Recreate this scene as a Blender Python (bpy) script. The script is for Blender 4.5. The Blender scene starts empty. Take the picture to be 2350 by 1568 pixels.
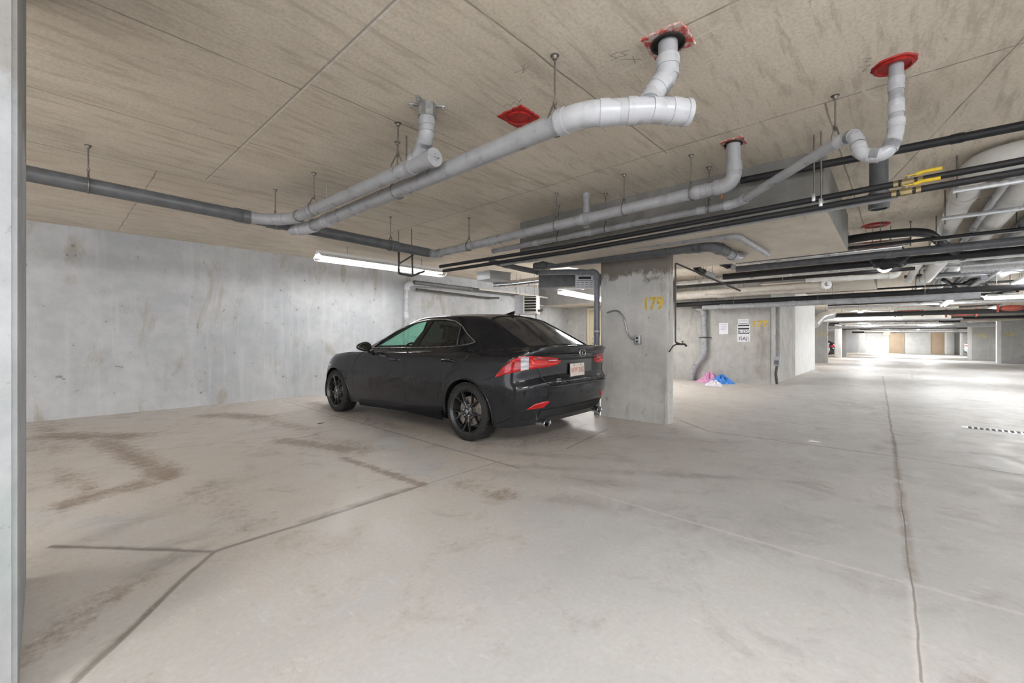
import bpy, bmesh, math, random
from mathutils import Vector, Matrix
random.seed(7)
SC = bpy.context.scene
COL = SC.collection
# ---------------------------------------------------------------- camera, light level
cam = bpy.data.objects.new('camera', bpy.data.cameras.new('camera'))
COL.objects.link(cam)
cam.location = (0, 0, 1.14)
cam.rotation_euler = (math.radians(90), 0, math.radians(41.95 - 90))
cam.data.sensor_width = 36
cam.data.lens = 14.936
cam.data.shift_y = -8 / 2350
cam.data.clip_start = 0.02
cam.data.clip_end = 200
SC.camera = cam
SC.view_settings.view_transform = 'Standard'
SC.view_settings.look = 'None'
SC.view_settings.gamma = 1
SC.view_settings.use_curve_mapping = False
SC.view_settings.exposure = 0.93
world = bpy.data.worlds.new('world'); SC.world = world
world.use_nodes = True
world.node_tree.nodes['Background'].inputs[0].default_value = (0.93, 0.96, 1.0, 1)
world.node_tree.nodes['Background'].inputs[1].default_value = 1.6
CEIL = 2.73
SC.cycles.max_bounces = 6
SC.cycles.diffuse_bounces = 4
SC.cycles.glossy_bounces = 3
SC.cycles.transparent_max_bounces = 8
SC.cycles.use_adaptive_sampling = True
SC.cycles.adaptive_threshold = .04
SC.cycles.adaptive_min_samples = 12

# ---------------------------------------------------------------- node helpers
class NT:
    def __init__(s, name):
        s.m = bpy.data.materials.new(name); s.m.use_nodes = True
        s.n = s.m.node_tree.nodes; s.l = s.m.node_tree.links
        s.b = s.n['Principled BSDF']; s._p = None
    def link(s, a, b): s.l.new(a, b)
    def put(s, sock, v):
        if v is None: return
        if isinstance(v, bpy.types.NodeSocket): s.l.new(v, sock)
        else: sock.default_value = v
    def pos(s):
        if s._p is None: s._p = s.n.new('ShaderNodeNewGeometry').outputs['Position']
        return s._p
    def obj(s):
        return s.n.new('ShaderNodeTexCoord').outputs['Object']
    def math(s, op, a, b=None, c=None, clamp=False):
        n = s.n.new('ShaderNodeMath'); n.operation = op; n.use_clamp = clamp
        for i, v in enumerate((a, b, c)): s.put(n.inputs[i], v)
        return n.outputs[0]
    def vm(s, op, a, b=None, scale=None):
        n = s.n.new('ShaderNodeVectorMath'); n.operation = op
        s.put(n.inputs[0], a)
        if b is not None: s.put(n.inputs[1], b)
        if scale is not None: s.put(n.inputs['Scale'], scale)
        return n.outputs['Value'] if op in ('DOT_PRODUCT', 'LENGTH', 'DISTANCE') else n.outputs[0]
    def noise(s, vec, scale=5, detail=4, rough=.55, dist=0.):
        n = s.n.new('ShaderNodeTexNoise'); s.put(n.inputs['Vector'], vec)
        n.inputs['Scale'].default_value = scale; n.inputs['Detail'].default_value = detail
        n.inputs['Roughness'].default_value = rough; n.inputs['Distortion'].default_value = dist
        return n.outputs[0]
    def mapr(s, v, a, b, c=0., d=1., smooth=True):
        n = s.n.new('ShaderNodeMapRange')
        n.interpolation_type = 'SMOOTHSTEP' if smooth else 'LINEAR'
        s.put(n.inputs[0], v)
        for i, q in enumerate((a, b, c, d)): s.put(n.inputs[i + 1], q)
        return n.outputs[0]
    def mix(s, f, a, b):
        n = s.n.new('ShaderNodeMix'); n.data_type = 'RGBA'
        s.put(n.inputs[0], f)
        s.put(n.inputs[6], a if isinstance(a, bpy.types.NodeSocket) else (*a, 1))
        s.put(n.inputs[7], b if isinstance(b, bpy.types.NodeSocket) else (*b, 1))
        return n.outputs[2]
    def seg(s, P, a, b, w, soft):
        """1 on a line segment a-b of half width w, fading over soft"""
        a3 = Vector((a[0], a[1], 0)); ba = Vector((b[0] - a[0], b[1] - a[1], 0))
        pa = s.vm('SUBTRACT', P, tuple(a3))
        hh = s.math('MULTIPLY', s.vm('DOT_PRODUCT', pa, tuple(ba)), 1 / ba.length_squared, clamp=True)
        n = s.n.new('ShaderNodeVectorMath'); n.operation = 'SCALE'
        n.inputs[0].default_value = tuple(ba); s.l.new(hh, n.inputs['Scale'])
        d = s.vm('LENGTH', s.vm('SUBTRACT', pa, n.outputs[0]))
        return s.mapr(d, w, w + soft, 1., 0.)
    def blob(s, P, c, rx, ry, ang, edge=.5):
        n = s.n.new('ShaderNodeMapping'); n.vector_type = 'TEXTURE'
        s.put(n.inputs[0], P)
        n.inputs['Location'].default_value = (c[0], c[1], 0)
        n.inputs['Rotation'].default_value = (0, 0, math.radians(ang))
        n.inputs['Scale'].default_value = (rx, ry, 1)
        return s.mapr(s.vm('LENGTH', n.outputs[0]), edge, 1.15, 1., 0.)
    def mx(s, vals):
        o = vals[0]
        for v in vals[1:]: o = s.math('MAXIMUM', o, v)
        return o
    def flat(s, P):
        return s.vm('MULTIPLY', P, (1, 1, 0))
    def bump(s, hgt, strength=.3, dist=.01):
        n = s.n.new('ShaderNodeBump'); n.inputs['Strength'].default_value = strength
        n.inputs['Distance'].default_value = dist; s.l.new(hgt, n.inputs['Height'])
        s.l.new(n.outputs[0], s.b.inputs['Normal'])
    def out(s, col=None, rough=None, metal=None, spec=None):
        if col is not None: s.put(s.b.inputs['Base Color'], col if isinstance(col, bpy.types.NodeSocket) else (*col, 1))
        if rough is not None: s.put(s.b.inputs['Roughness'], rough)
        if metal is not None: s.put(s.b.inputs['Metallic'], metal)
        if spec is not None: s.put(s.b.inputs['Specular IOR Level'], spec)
        return s.m

def plain(name, col, rough=.5, metal=0., var=.12, scale=14, coat=0.):
    """simple procedural paint/plastic/metal with a faint dusty mottling"""
    t = NT(name); nz = t.noise(t.obj(), scale, 4)
    dark = tuple(c * (1 - var) for c in col); lite = tuple(min(1, c * (1 + var)) for c in col)
    c = t.mix(t.mapr(nz, .3, .7), dark, lite)
    t.out(c, t.mapr(nz, .2, .8, max(0.02, rough - .06), min(1, rough + .08)), metal)
    if coat: t.b.inputs['Coat Weight'].default_value = coat; t.b.inputs['Coat Roughness'].default_value = .12
    return t.m

def glow(name, col, strength):
    t = NT(name); t.b.inputs['Base Color'].default_value = (.8, .8, .8, 1)
    t.b.inputs['Emission Color'].default_value = (*col, 1)
    t.b.inputs['Emission Strength'].default_value = strength
    return t.m

def m_concrete(name, a, b, stain=(.24, .22, .19), seed=0., streak=True, pits=.0035, amount=.5, topstain=None):
    t = NT(name); P = t.vm('ADD', t.pos(), (seed, seed * 1.7, 0))
    n1 = t.noise(P, .9, 6, .6, .6); n2 = t.noise(P, 5.5, 6, .65); n3 = t.noise(P, 40, 3, .6)
    c = t.mix(t.mapr(n1, .35, .65), a, b)
    c = t.mix(t.mapr(n2, .3, .75, 0., .35), c, tuple(x * .72 for x in a))
    if streak:
        Q = t.vm('MULTIPLY', P, (2.6, 2.6, .75)); st = t.noise(Q, 1.1, 5, .62, .7)
        c = t.mix(t.mapr(st, .54, .68, 0., amount), c, stain)
        st2 = t.noise(t.vm('MULTIPLY', P, (7, 7, .5)), 1.3, 4, .6)
        c = t.mix(t.mapr(st2, .5, .7, 0., .28), c, tuple(min(1, x * 1.45) for x in a))
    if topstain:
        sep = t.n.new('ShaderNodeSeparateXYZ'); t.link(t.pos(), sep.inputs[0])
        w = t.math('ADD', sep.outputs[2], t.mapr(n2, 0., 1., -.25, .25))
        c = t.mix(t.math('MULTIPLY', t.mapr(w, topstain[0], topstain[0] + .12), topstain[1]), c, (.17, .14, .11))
    c = t.mix(t.mapr(n3, .62, .75, 0., .3), c, (.1, .1, .1))
    c = t.mix(t.mapr(t.noise(P, 11, 2, .5), .70, .76, 0., .55), c, (.12, .11, .10))
    t.bump(t.math('ADD', t.math('MULTIPLY', n2, .8), t.math('MULTIPLY', n3, .3)), .35, pits * 2)
    return t.out(c, t.mapr(n2, .2, .8, .75, .95), 0., .3)

# ---------------------------------------------------------------- mesh helpers
def MB(): return bmesh.new()
def build(name, bm, mat, parent=None, smooth=True, angle=35):
    bmesh.ops.recalc_face_normals(bm, faces=bm.faces)
    me = bpy.data.meshes.new(name); bm.to_mesh(me); bm.free()
    if mat is not None:
        for m in (mat if isinstance(mat, (list, tuple)) else [mat]): me.materials.append(m)
    if smooth:
        me.polygons.foreach_set('use_smooth', [True] * len(me.polygons))
        me.set_sharp_from_angle(angle=math.radians(angle))
    o = bpy.data.objects.new(name, me); COL.objects.link(o)
    if parent is not None: o.parent = parent
    return o
def tag(o, label, cat, group=None, kind=None):
    o['label'] = label
    if cat: o['category'] = cat
    if group: o['group'] = group
    if kind: o['kind'] = kind
    return o
def empty(name, loc, label, cat, group=None, rz=0.):
    o = bpy.data.objects.new(name, None); COL.objects.link(o)
    o.location = loc; o.rotation_euler = (0, 0, rz); o.empty_display_size = .1
    return tag(o, label, cat, group)
def struct(o): o['kind'] = 'structure'; return o
def box(bm, lo, hi, bev=0., M=None):
    r = bmesh.ops.create_cube(bm, size=1)
    vs = r['verts']
    for v in vs:
        v.co = Vector([lo[i] + (v.co[i] + .5) * (hi[i] - lo[i]) for i in range(3)])
    if bev:
        es = list({e for v in vs for e in v.link_edges})
        rb = bmesh.ops.bevel(bm, geom=es, offset=bev, segments=2, affect='EDGES', profile=.6)
        vs = rb['verts']
    if M is not None:
        for v in {v for v in vs}: v.co = M @ v.co
    return vs
def frame(t, up=None):
    t = t.normalized(); a = Vector((0, 0, 1)) if abs(t.z) < .95 else Vector((1, 0, 0))
    u = t.cross(a).normalized(); return u, t.cross(u).normalized()
def fillet(pts, rad, n=6):
    pts = [Vector(p) for p in pts]
    if rad <= 0 or len(pts) < 3: return pts
    out = [pts[0]]
    for i in range(1, len(pts) - 1):
        a, b, c = pts[i - 1], pts[i], pts[i + 1]
        r = min(rad, (a - b).length * .48, (c - b).length * .48)
        p, q = b + (a - b).normalized() * r, b + (c - b).normalized() * r
        for k in range(n + 1):
            t = k / n; out.append((1 - t) ** 2 * p + 2 * t * (1 - t) * b + t * t * q)
    out.append(pts[-1]); return out
def tube(bm, pts, r, seg=16, rad=0., caps=True, sx=1.):
    """swept round tube with parallel-transport frames"""
    P = fillet(pts, rad); rs = r if isinstance(r, (list, tuple)) else [r] * len(P)
    rings = []; u = None
    for i, p in enumerate(P):
        t = (P[min(i + 1, len(P) - 1)] - P[max(i - 1, 0)])
        if t.length < 1e-9: t = Vector((0, 0, 1))
        t.normalize()
        if u is None: u, _ = frame(t)
        u = (u - t * u.dot(t))
        if u.length < 1e-6: u, _ = frame(t)
        u.normalize(); v = t.cross(u)
        rings.append([bm.verts.new(p + (u * math.cos(2 * math.pi * k / seg) * sx + v * math.sin(2 * math.pi * k / seg)) * rs[i]) for k in range(seg)])
    for a, b in zip(rings, rings[1:]):
        for k in range(seg):
            bm.faces.new((a[k], a[(k + 1) % seg], b[(k + 1) % seg], b[k]))
    if caps:
        bm.faces.new(rings[0][::-1]); bm.faces.new(rings[-1])
def lathe(bm, prof, M, seg=32, closed=False):
    """prof: (radius, height) list revolved about local z"""
    rings = []
    for r, z in prof:
        rings.append([bm.verts.new(M @ Vector((r * math.cos(2 * math.pi * k / seg), r * math.sin(2 * math.pi * k / seg), z))) for k in range(seg)])
    prs = list(zip(rings, rings[1:])) + ([(rings[-1], rings[0])] if closed else [])
    for a, b in prs:
        for k in range(seg): bm.faces.new((a[k], a[(k + 1) % seg], b[(k + 1) % seg], b[k]))
    return rings
def aim(p, d):
    u, v = frame(Vector(d)); t = Vector(d).normalized()
    return Matrix.Translation(p) @ Matrix((u, v, t)).transposed().to_4x4()
def text_mesh(body, size, M, mat, name, parent=None, ext=.0015, sx=1., weight=0., align='CENTER'):
    cu = bpy.data.curves.new(name, 'FONT'); cu.body = body; cu.size = size
    cu.align_x = align; cu.align_y = 'CENTER'; cu.extrude = ext; cu.offset = weight; cu.resolution_u = 4
    o = bpy.data.objects.new(name, cu)
    me = bpy.data.meshes.new_from_object(o); bpy.data.objects.remove(o)
    me.transform(M @ Matrix.Diagonal((sx, 1, 1, 1)))
    me.materials.clear(); me.materials.append(mat); me.name = name
    q = bpy.data.objects.new(name, me); COL.objects.link(q)
    if parent is not None: q.parent = parent
    return q
def face_minus_x(x, y, z):   # text / plane facing -x, reading toward -y
    return Matrix.Translation((x, y, z)) @ Matrix(((0, 0, -1), (-1, 0, 0), (0, 1, 0))).to_4x4()

# ---------------------------------------------------------------- materials
def m_floor():
    t = NT('floor_concrete'); P = t.flat(t.pos())
    n1 = t.noise(P, .55, 6, .62, .5); n2 = t.noise(P, 3.2, 7, .68, .8); n3 = t.noise(P, 45, 3, .6)
    c = t.mix(t.mapr(n1, .36, .64), (.50, .495, .485), (.43, .43, .43))
    # warm, dirtier parking bays on the wall side
    sep = t.n.new('ShaderNodeSeparateXYZ'); t.link(P, sep.inputs[0])
    bay = t.mapr(t.math('ADD', sep.outputs[1], t.mapr(n2, 0., 1., -.8, .8)), .9, 3.2, 0., .75)
    c = t.mix(bay, c, (.60, .53, .46))
    c = t.mix(t.mapr(n2, .52, .72, 0., .5), c, (.30, .285, .27))
    c = t.mix(t.mapr(t.noise(t.vm('MULTIPLY', P, (1.2, 3.4, 1)), 1.1, 6, .65, .9), .55, .75, 0., .45), c, (.60, .59, .58))
    c = t.mix(t.mapr(t.noise(P, 1.7, 5, .7, 1.3), .60, .72, 0., .45), c, (.55, .57, .58))
    # gritty brown dirt patches
    g = t.noise(P, 14, 8, .85, .2); g2 = t.noise(P, 3.1, 5, .7, .6)
    cool = t.mx([t.math('MULTIPLY', t.seg(P, a, b, 0., w), k) for a, b, w, k in COOL])
    c = t.mix(t.math('MULTIPLY', cool, t.mapr(g2, .35, .65)), c, (.50, .53, .56))
    dd = t.mx([t.math('MULTIPLY', t.seg(P, a, b, 0., w), k) for a, b, w, k in DIRT])
    gg = t.math('ADD', t.math('MULTIPLY', g, .6), t.math('MULTIPLY', g2, .4))
    dirt = t.mapr(t.math('ADD', dd, t.mapr(gg, .33, .67, -.85, .75, False)), .12, 1.05)
    c = t.mix(t.math('MULTIPLY', dirt, .85), c, (.235, .165, .11))
    # grey rubbed tyre marks
    S = [t.math('MULTIPLY', t.blob(P, cc, rx, ry, an, .2), k) for (cc, rx, ry, an, k) in SMEAR]
    sm = t.math('MULTIPLY', t.mx(S), t.mapr(n2, .25, .7))
    c = t.mix(sm, c, (.20, .19, .185))
    W = t.vm('ADD', P, t.vm('MULTIPLY', t.vm('SUBTRACT', t.n.new('ShaderNodeTexNoise').outputs[1], (.5, .5, .5)), (0, 0, 0)))
    wob = t.n.new('ShaderNodeTexNoise'); t.link(P, wob.inputs['Vector']); wob.inputs['Scale'].default_value = 2.2; wob.inputs['Detail'].default_value = 4
    W = t.flat(t.vm('ADD', P, t.vm('MULTIPLY', t.vm('SUBTRACT', wob.outputs[1], (.5, .5, .5)), (.035, .035, 0))))
    thick = t.mapr(t.noise(P, 1.3, 3), .35, .65, .004, .016)
    dark = t.mx([t.seg(W, a, b, w * .5, w) for a, b, w in JOINTS])
    lite = t.mx([t.seg(W, a, b, .003, .02) for a, b in SCARS])
    wide = t.mx([t.seg(W, a, b, w * .2, w) for a, b, w in DIRTLINES])
    wide = t.math('MULTIPLY', wide, t.mapr(n2, .3, .6, .1, .7))
    c = t.mix(t.math('MULTIPLY', lite, .3), c, (.72, .70, .66))
    c = t.mix(wide, c, (.22, .18, .14))
    c = t.mix(t.math('MULTIPLY', dark, .7), c, (.16, .135, .115))
    c = t.mix(t.mapr(n3, .66, .76, 0., .3), c, (.2, .18, .16))
    c = t.mix(t.mapr(n3, .3, .7, 0., .22), c, (.33, .32, .31))
    c = t.mix(t.mapr(t.noise(t.vm('MULTIPLY', P, (6, 2.2, 1)), 4, 7, .8, .4), .55, .72, 0., .45), c, (.68, .675, .665))
    c = t.mix(t.mapr(t.noise(P, 27, 5, .8), .66, .74, 0., .6), c, (.24, .22, .20))
    hb = t.math('SUBTRACT', t.math('ADD', t.math('MULTIPLY', n2, .5), t.math('MULTIPLY', n3, .25)), dark)
    t.bump(hb, .25, .006)
    return t.out(c, t.mapr(n2, .3, .7, .38, .62), 0., .45)

DIRT = [((0.101, 7.31), (0.671, 6.579), .42, .95), ((0.471, 6.581), (0.704, 4.429), .26, .95), ((0.15, 4.22), (0.521, 4.369), .26, .95), ((0.075, 5.387), (0.301, 4.362), .2, .55),
        ((1.721, 7.479), (2.134, 6.761), .40, 1.), ((2.111, 6.688), (2.223, 5.482), .3, .75), ((1.807, 5.034), (2.129, 4.177), .26, 1.), ((2.142, 5.039), (2.235, 3.933), .3, .6), ((1.932, 3.875), (1.984, 2.741), .10, 1.),
        ((3.221, 7.576), (3.2, 6.278), .35, .85), ((3.108, 6.097), (2.953, 4.671), .5, .6), ((0.834, 2.947), (0.841, 3.898), .3, .45), ((0.042, 9.243), (0.115, 6.171), .4, .5),
        ((3.247, 3.202), (4.286, 2.655), .5, .5), ((2.213, 2.517), (2.219, 2.099), .25, .55), ((-0.032, 2.332), (0.33, 2.634), .16, .5)]
COOL = [((3.031, 5.567), (2.208, 2.839), .38, .8), ((0.251, 3.642), (0.772, 3.062), .22, .6), ((0.018, 4.095), (0.377, 3.015), .25, .5), ((2.188, 1.682), (2.341, 0.569), .5, .4), ((3.253, 0.303), (3.392, -0.266), .6, .5)]
SMEAR = [((2.845, 1.966), .95, .16, -62, .55), ((3.353, 1.65), 1.5, .10, -58, .6), ((2.599, 1.438), .7, .2, -60, .45), ((2.827, 0.686), .9, .35, -40, .3),
         ((0.43, 2.757), .22, .12, 10, .7), ((0.542, 2.981), .25, .1, 0, .45), ((0.441, 3.525), .3, .1, 20, .4),
         ((3.286, 2.526), 1.3, .10, -62, .6), ((4.917, 1.635), 1.4, .16, -60, .45), ((9.153, 0.274), 1.2, .9, 0, .35), ((0.18, 3.383), .25, .09, 20, .3)]
JOINTS = [((0.62, 2.696), (2.001, 2.708), .016), ((2.001, 2.708), (2.864, 2.71), .005), ((0.047, 3.426), (0.62, 2.696), .012), ((0.62, 2.696), (0.056, 1.993), .012),
          ((17.562, 0.256), (5.545, -0.011), .013), ((5.545, -0.011), (1.953, -0.073), .004), ((5.926, 2.204), (5.465, 1.689), .02), ((5.465, 1.689), (5.505, -0.011), .013), ((5.505, -0.011), (5.484, -0.806), .010),
          ((2.962, 8.251), (2.803, 2.442), .010), ((0.735, 5.602), (2.588, 5.076), .006), ((9.158, 5.799), (5.926, 2.204), .01), ((7.492, 2.824), (6.599, 0.614), .008),
          ((4.757, 2.663), (3.63, 2.508), .008)]
SCARS = [((2.718, 1.838), (2.687, 0.323)), ((2.687, 0.323), (2.716, -0.399)), ((2.744, -0.051), (1.882, -0.076))]
DIRTLINES = [((1.109, 2.734), (1.872, 2.723), .05), ((0.047, 3.426), (0.486, 2.881), .03), ((4.499, -0.027), (2.758, -0.067), .035), ((0.518, 2.567), (0.088, 2.05), .022), ((6.66, 0.013), (4.638, -0.028), .03)]

def m_ceiling():
    t = NT('ceiling_concrete'); P = t.flat(t.pos())
    n1 = t.noise(P, .6, 5, .65, .8); n2 = t.noise(t.vm('MULTIPLY', P, (1, 3.2, 1)), 1.6, 6, .62, .6); n3 = t.noise(P, 50, 2, .6)
    c = t.mix(t.mapr(n1, .35, .65), (.67, .60, .50), (.77, .695, .59))
    c = t.mix(t.mapr(n2, .5, .72, 0., .45), c, (.43, .37, .30))
    wob = t.n.new('ShaderNodeTexNoise'); t.link(P, wob.inputs['Vector']); wob.inputs['Scale'].default_value = 2.5; wob.inputs['Detail'].default_value = 3
    W = t.flat(t.vm('ADD', P, t.vm('MULTIPLY', t.vm('SUBTRACT', wob.outputs[1], (.5, .5, .5)), (.03, .03, 0))))
    L = t.mx([t.seg(W, a, b, .0015, .008) for a, b in CJ])
    R = t.seg(P, (1.13, 5.15), (1.13, -3), .004, .004); R2 = t.seg(P, (1.118, 5.15), (1.118, -3), .003, .006)
    c = t.mix(t.math('MULTIPLY', L, t.mapr(n2, .25, .6, .2, .75)), c, (.17, .14, .11))
    c = t.mix(t.math('MULTIPLY', R2, .6), c, (.2, .17, .14)); c = t.mix(t.math('MULTIPLY', R, .85), c, (.78, .74, .68))
    sp = t.noise(t.vm('MULTIPLY', P, (1.6, 5, 1)), 4.2, 4, .65, .2)
    c = t.mix(t.mapr(sp, .67, .76, 0., .45), c, (.16, .13, .10))
    c = t.mix(t.mapr(t.noise(t.vm('MULTIPLY', P, (.8, 6, 1)), 2.2, 5, .7, .3), .50, .66, 0., .5), c, (.42, .36, .29))
    c = t.mix(t.mapr(n3, .35, .75, 0., .28), c, (.30, .265, .225))
    sp2 = t.noise(t.vm('MULTIPLY', P, (5, 1.2, 1)), 9, 2, .5)
    c = t.mix(t.mapr(sp2, .72, .78, 0., .5), c, (.62, .58, .52))
    # pencilled marks and plaster scratches by the sleeves
    K = t.mx([t.seg(P, a, b, 0.001, .003) for a, b in PENCIL]); c = t.mix(t.math('MULTIPLY', K, .6), c, (.06, .055, .05))
    K2 = t.mx([t.seg(W, a, b, .004, .01) for a, b in CHALK]); c = t.mix(t.math('MULTIPLY', K2, t.mapr(n3, .4, .6, .1, .8)), c, (.75, .72, .68))
    t.bump(t.math('SUBTRACT', t.math('MULTIPLY', n2, .4), L), .3, .006)
    return t.out(c, .8, 0., .3)
def c2(a, b): return (a[:2], b[:2])
CJ = [((-6, 2.80), (1.13, 2.82)), ((-6, 4.04), (1.13, 4.07)), ((-6, 5.2), (5.0, 5.2)), ((1.13, 3.9), (3.6, 3.9)), ((1.13, 2.72), (3.6, 2.7)), ((1.13, 1.5), (3.6, 1.45)),
      ((3.55, 6.6), (3.55, -3)), ((.75, 5.2), (.78, 8.7)), ((2.4, 5.2), (2.4, 3.95)), ((3.55, 5.0), (6, 4.95)), ((3.55, .35), (9, .3)), ((-6, 6.4), (4, 6.4)), ((4.75, -.45), (4.9, .4)),
      ((3.1, -.6), (6.5, .2)), ((0, 1.6), (1.13, 1.6)), ((6.0, .3), (6.0, -4)), ((-.5, .2), (1.13, .25)), ((2.2, -3), (2.2, .9)), ((5, 5.2), (5, 8.5)), ((7.2, -4), (7.2, 5)), ((8.4, -4), (8.4, 5))]
_q = lambda pts: [c2(pts[i], pts[i + 1]) for i in range(len(pts) - 1)]
PENCIL = _q([(2.151, 1.142, 2.73), (2.148, 1.189, 2.73), (2.19, 1.17, 2.73), (2.192, 1.207, 2.73)]) + _q([(2.178, 1.085, 2.73), (2.161, 1.131, 2.73), (2.207, 1.118, 2.73), (2.191, 1.158, 2.73)]) + \
    [c2((2.22, 1.159, 2.73), (2.295, 1.076, 2.73)), c2((2.241, 1.097, 2.73), (2.304, 1.112, 2.73)), c2((1.905, 1.695, 2.73), (1.916, 1.585, 2.73)), c2((1.877, 1.616, 2.73), (1.941, 1.63, 2.73)), c2((1.883, 1.597, 2.73), (1.94, 1.656, 2.73))] + \
    _q([(2.131, 1.996, 2.73), (2.123, 1.948, 2.73), (2.161, 1.955, 2.73), (2.133, 1.898, 2.73), (2.177, 1.905, 2.73), (2.145, 1.846, 2.73)]) + _q([(3.134, 0.132, 2.73), (3.157, 0.094, 2.73), (3.177, 0.124, 2.73), (3.197, 0.09, 2.73)]) + _q([(3.226, 0.145, 2.73), (3.229, 0.1, 2.73), (3.284, 0.142, 2.73), (3.287, 0.108, 2.73)])
CHALK = _q([(3.504, 0.059, 2.73), (3.457, 0.145, 2.73), (3.54, 0.144, 2.73), (3.747, 0.094, 2.73), (3.723, 0.067, 2.73)]) + _q([(3.225, 0.058, 2.73), (3.287, 0.108, 2.73), (3.406, 0.102, 2.73), (3.459, 0.042, 2.73)]) + [c2((2.333, 0.81, 2.73), (2.314, 0.642, 2.73)), c2((2.325, 1.228, 2.73), (2.323, 1.062, 2.73)), c2((1.764, 1.286, 2.73), (1.842, 1.273, 2.73)), c2((2.314, 2.101, 2.73), (2.478, 2.115, 2.73))]

FLOOR = m_floor(); CEILM = m_ceiling()
WALLM = m_concrete('wall_concrete', (.42, .433, .447), (.53, .535, .54), (.34, .305, .25), 3., amount=.7)
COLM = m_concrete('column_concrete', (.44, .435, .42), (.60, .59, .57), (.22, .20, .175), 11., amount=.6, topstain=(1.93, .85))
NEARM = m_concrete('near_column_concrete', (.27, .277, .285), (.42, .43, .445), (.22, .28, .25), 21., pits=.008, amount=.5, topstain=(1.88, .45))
W177 = m_concrete('block_wall_concrete', (.37, .362, .34), (.49, .48, .455), (.26, .23, .19), 31., amount=.55)
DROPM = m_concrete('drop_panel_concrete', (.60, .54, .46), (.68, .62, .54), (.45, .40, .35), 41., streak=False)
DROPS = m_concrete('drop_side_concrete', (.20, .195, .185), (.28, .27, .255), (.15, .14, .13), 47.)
WHITE = plain('white_wall_paint', (.74, .75, .74), .6, var=.05, scale=3)
CREAM = plain('cream_door_paint', (.66, .58, .43), .45, var=.04, scale=3)
TAN = plain('tan_door_paint', (.55, .43, .30), .5, var=.05, scale=2)
PVC = plain('grey_pvc', (.335, .34, .355), .30, var=.10, scale=9)
PVCL = plain('light_grey_pvc', (.44, .45, .475), .28, var=.07, scale=9)
PVCD = plain('dark_grey_pvc', (.11, .114, .122), .38, var=.16, scale=9)
BLACKI = plain('black_foam_insulation', (.016, .016, .018), .55, var=.3)
BLACKP = plain('black_abs', (.02, .02, .022), .3, var=.3)
IRON = plain('dark_steel_pipe', (.065, .06, .056), .45, .3, var=.3)
GALV = plain('galvanised_steel', (.48, .49, .50), .32, .85, var=.12, scale=30)
ROD = plain('threaded_rod_steel', (.22, .20, .18), .45, .8, var=.2)
ALU = plain('aluminium_jacket', (.72, .73, .75), .22, .95, var=.08, scale=20)
JACKET = plain('white_pipe_jacket', (.74, .74, .72), .55, var=.07, scale=6)
CREAMP = plain('cream_pipe_jacket', (.60, .56, .50), .5, var=.1, scale=6)
COPPER = plain('copper', (.62, .30, .18), .35, .9)
BRASS = plain('brass', (.40, .32, .18), .35, .9)
YELL = plain('yellow_handle', (.75, .52, .03), .45, var=.1)
YPAINT = plain('yellow_stencil_paint', (.62, .42, .07), .7, var=.25, scale=25)
YFADE = plain('faded_yellow_paint', (.55, .48, .25), .8, var=.2, scale=20)
FIRERED = plain('firestop_red', (.36, .018, .014), .55, var=.35, scale=35)
RUST = plain('rusty_red_iron', (.30, .06, .04), .6, var=.3, scale=20)
PAPER = plain('white_paper', (.80, .80, .84), .7, var=.02)
INK = plain('black_ink', (.03, .03, .035), .7)
GREYBOX = plain('grey_painted_steel', (.36, .37, .385), .4, .2, var=.06)
DARKV = plain('dark_void', (.02, .019, .018), .7)
TUBE_ON = glow('fluorescent_tube', (.98, .99, 1.), 30.)
TUBE_FAR = glow('fluorescent_tube_far', (.98, .99, 1.), 70.)
TUBE_END = glow('fluorescent_tube_end', (.98, .99, 1.), 170.)
EXITG = glow('lit_exit_sign', (1., .25, .12), .7)

# ---------------------------------------------------------------- the setting
SLOPE = .0098
def dz(x): return -SLOPE * max(0., x - 12.)      # the slab falls gently toward the far end
def slab(name, za, zb, mat, xs):
    bm = MB(); P = []
    for x in xs:
        P.append([bm.verts.new((x, y, z + dz(x))) for y, z in ((-14, za), (9.6, za), (9.6, zb), (-14, zb))])
    for p, q in zip(P, P[1:]):
        for i in range(4): bm.faces.new((p[i], p[(i + 1) % 4], q[(i + 1) % 4], q[i]))
    bm.faces.new(P[0]); bm.faces.new(P[-1]); return struct(build(name, bm, mat, smooth=False))
slab('floor', -.25, 0, FLOOR, (-7, 12)); slab('floor', -.25, 0, FLOOR, (12, 62)); slab('ceiling', CEIL, CEIL + .25, CEILM, (-7, 12)); slab('ceiling', CEIL, CEIL + .25, CEILM, (12, 62))
def wall_prism(name, pts, z0, z1, mat, bev=0.):
    bm = MB(); lo = [bm.verts.new((x, y, z0)) for x, y in pts]; hi = [bm.verts.new((x, y, z1)) for x, y in pts]
    n = len(pts); bm.faces.new(lo); bm.faces.new(hi)
    for i in range(n): bm.faces.new((lo[i], lo[(i + 1) % n], hi[(i + 1) % n], hi[i]))
    if bev:
        es = [e for e in bm.edges if abs(e.verts[0].co.z - e.verts[1].co.z) > .5]
        bmesh.ops.bevel(bm, geom=es, offset=bev, segments=2, affect='EDGES')
    return build(name, bm, mat)
struct(wall_prism('wall_left', [(-7, 8.91), (12.6, 8.32), (12.6, 8.75), (-7, 9.3)], 0, CEIL, WALLM))
struct(wall_prism('wall_back', [(11.87, 2.22), (12.15, 2.22), (12.15, 8.35), (11.87, 8.35)], 0, CEIL, W177, .012))
struct(wall_prism('wall_aisle', [(12.15, 2.22), (15.3, 2.22), (15.3, 2.5), (12.15, 2.5)], -.05, CEIL, W177))
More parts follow.
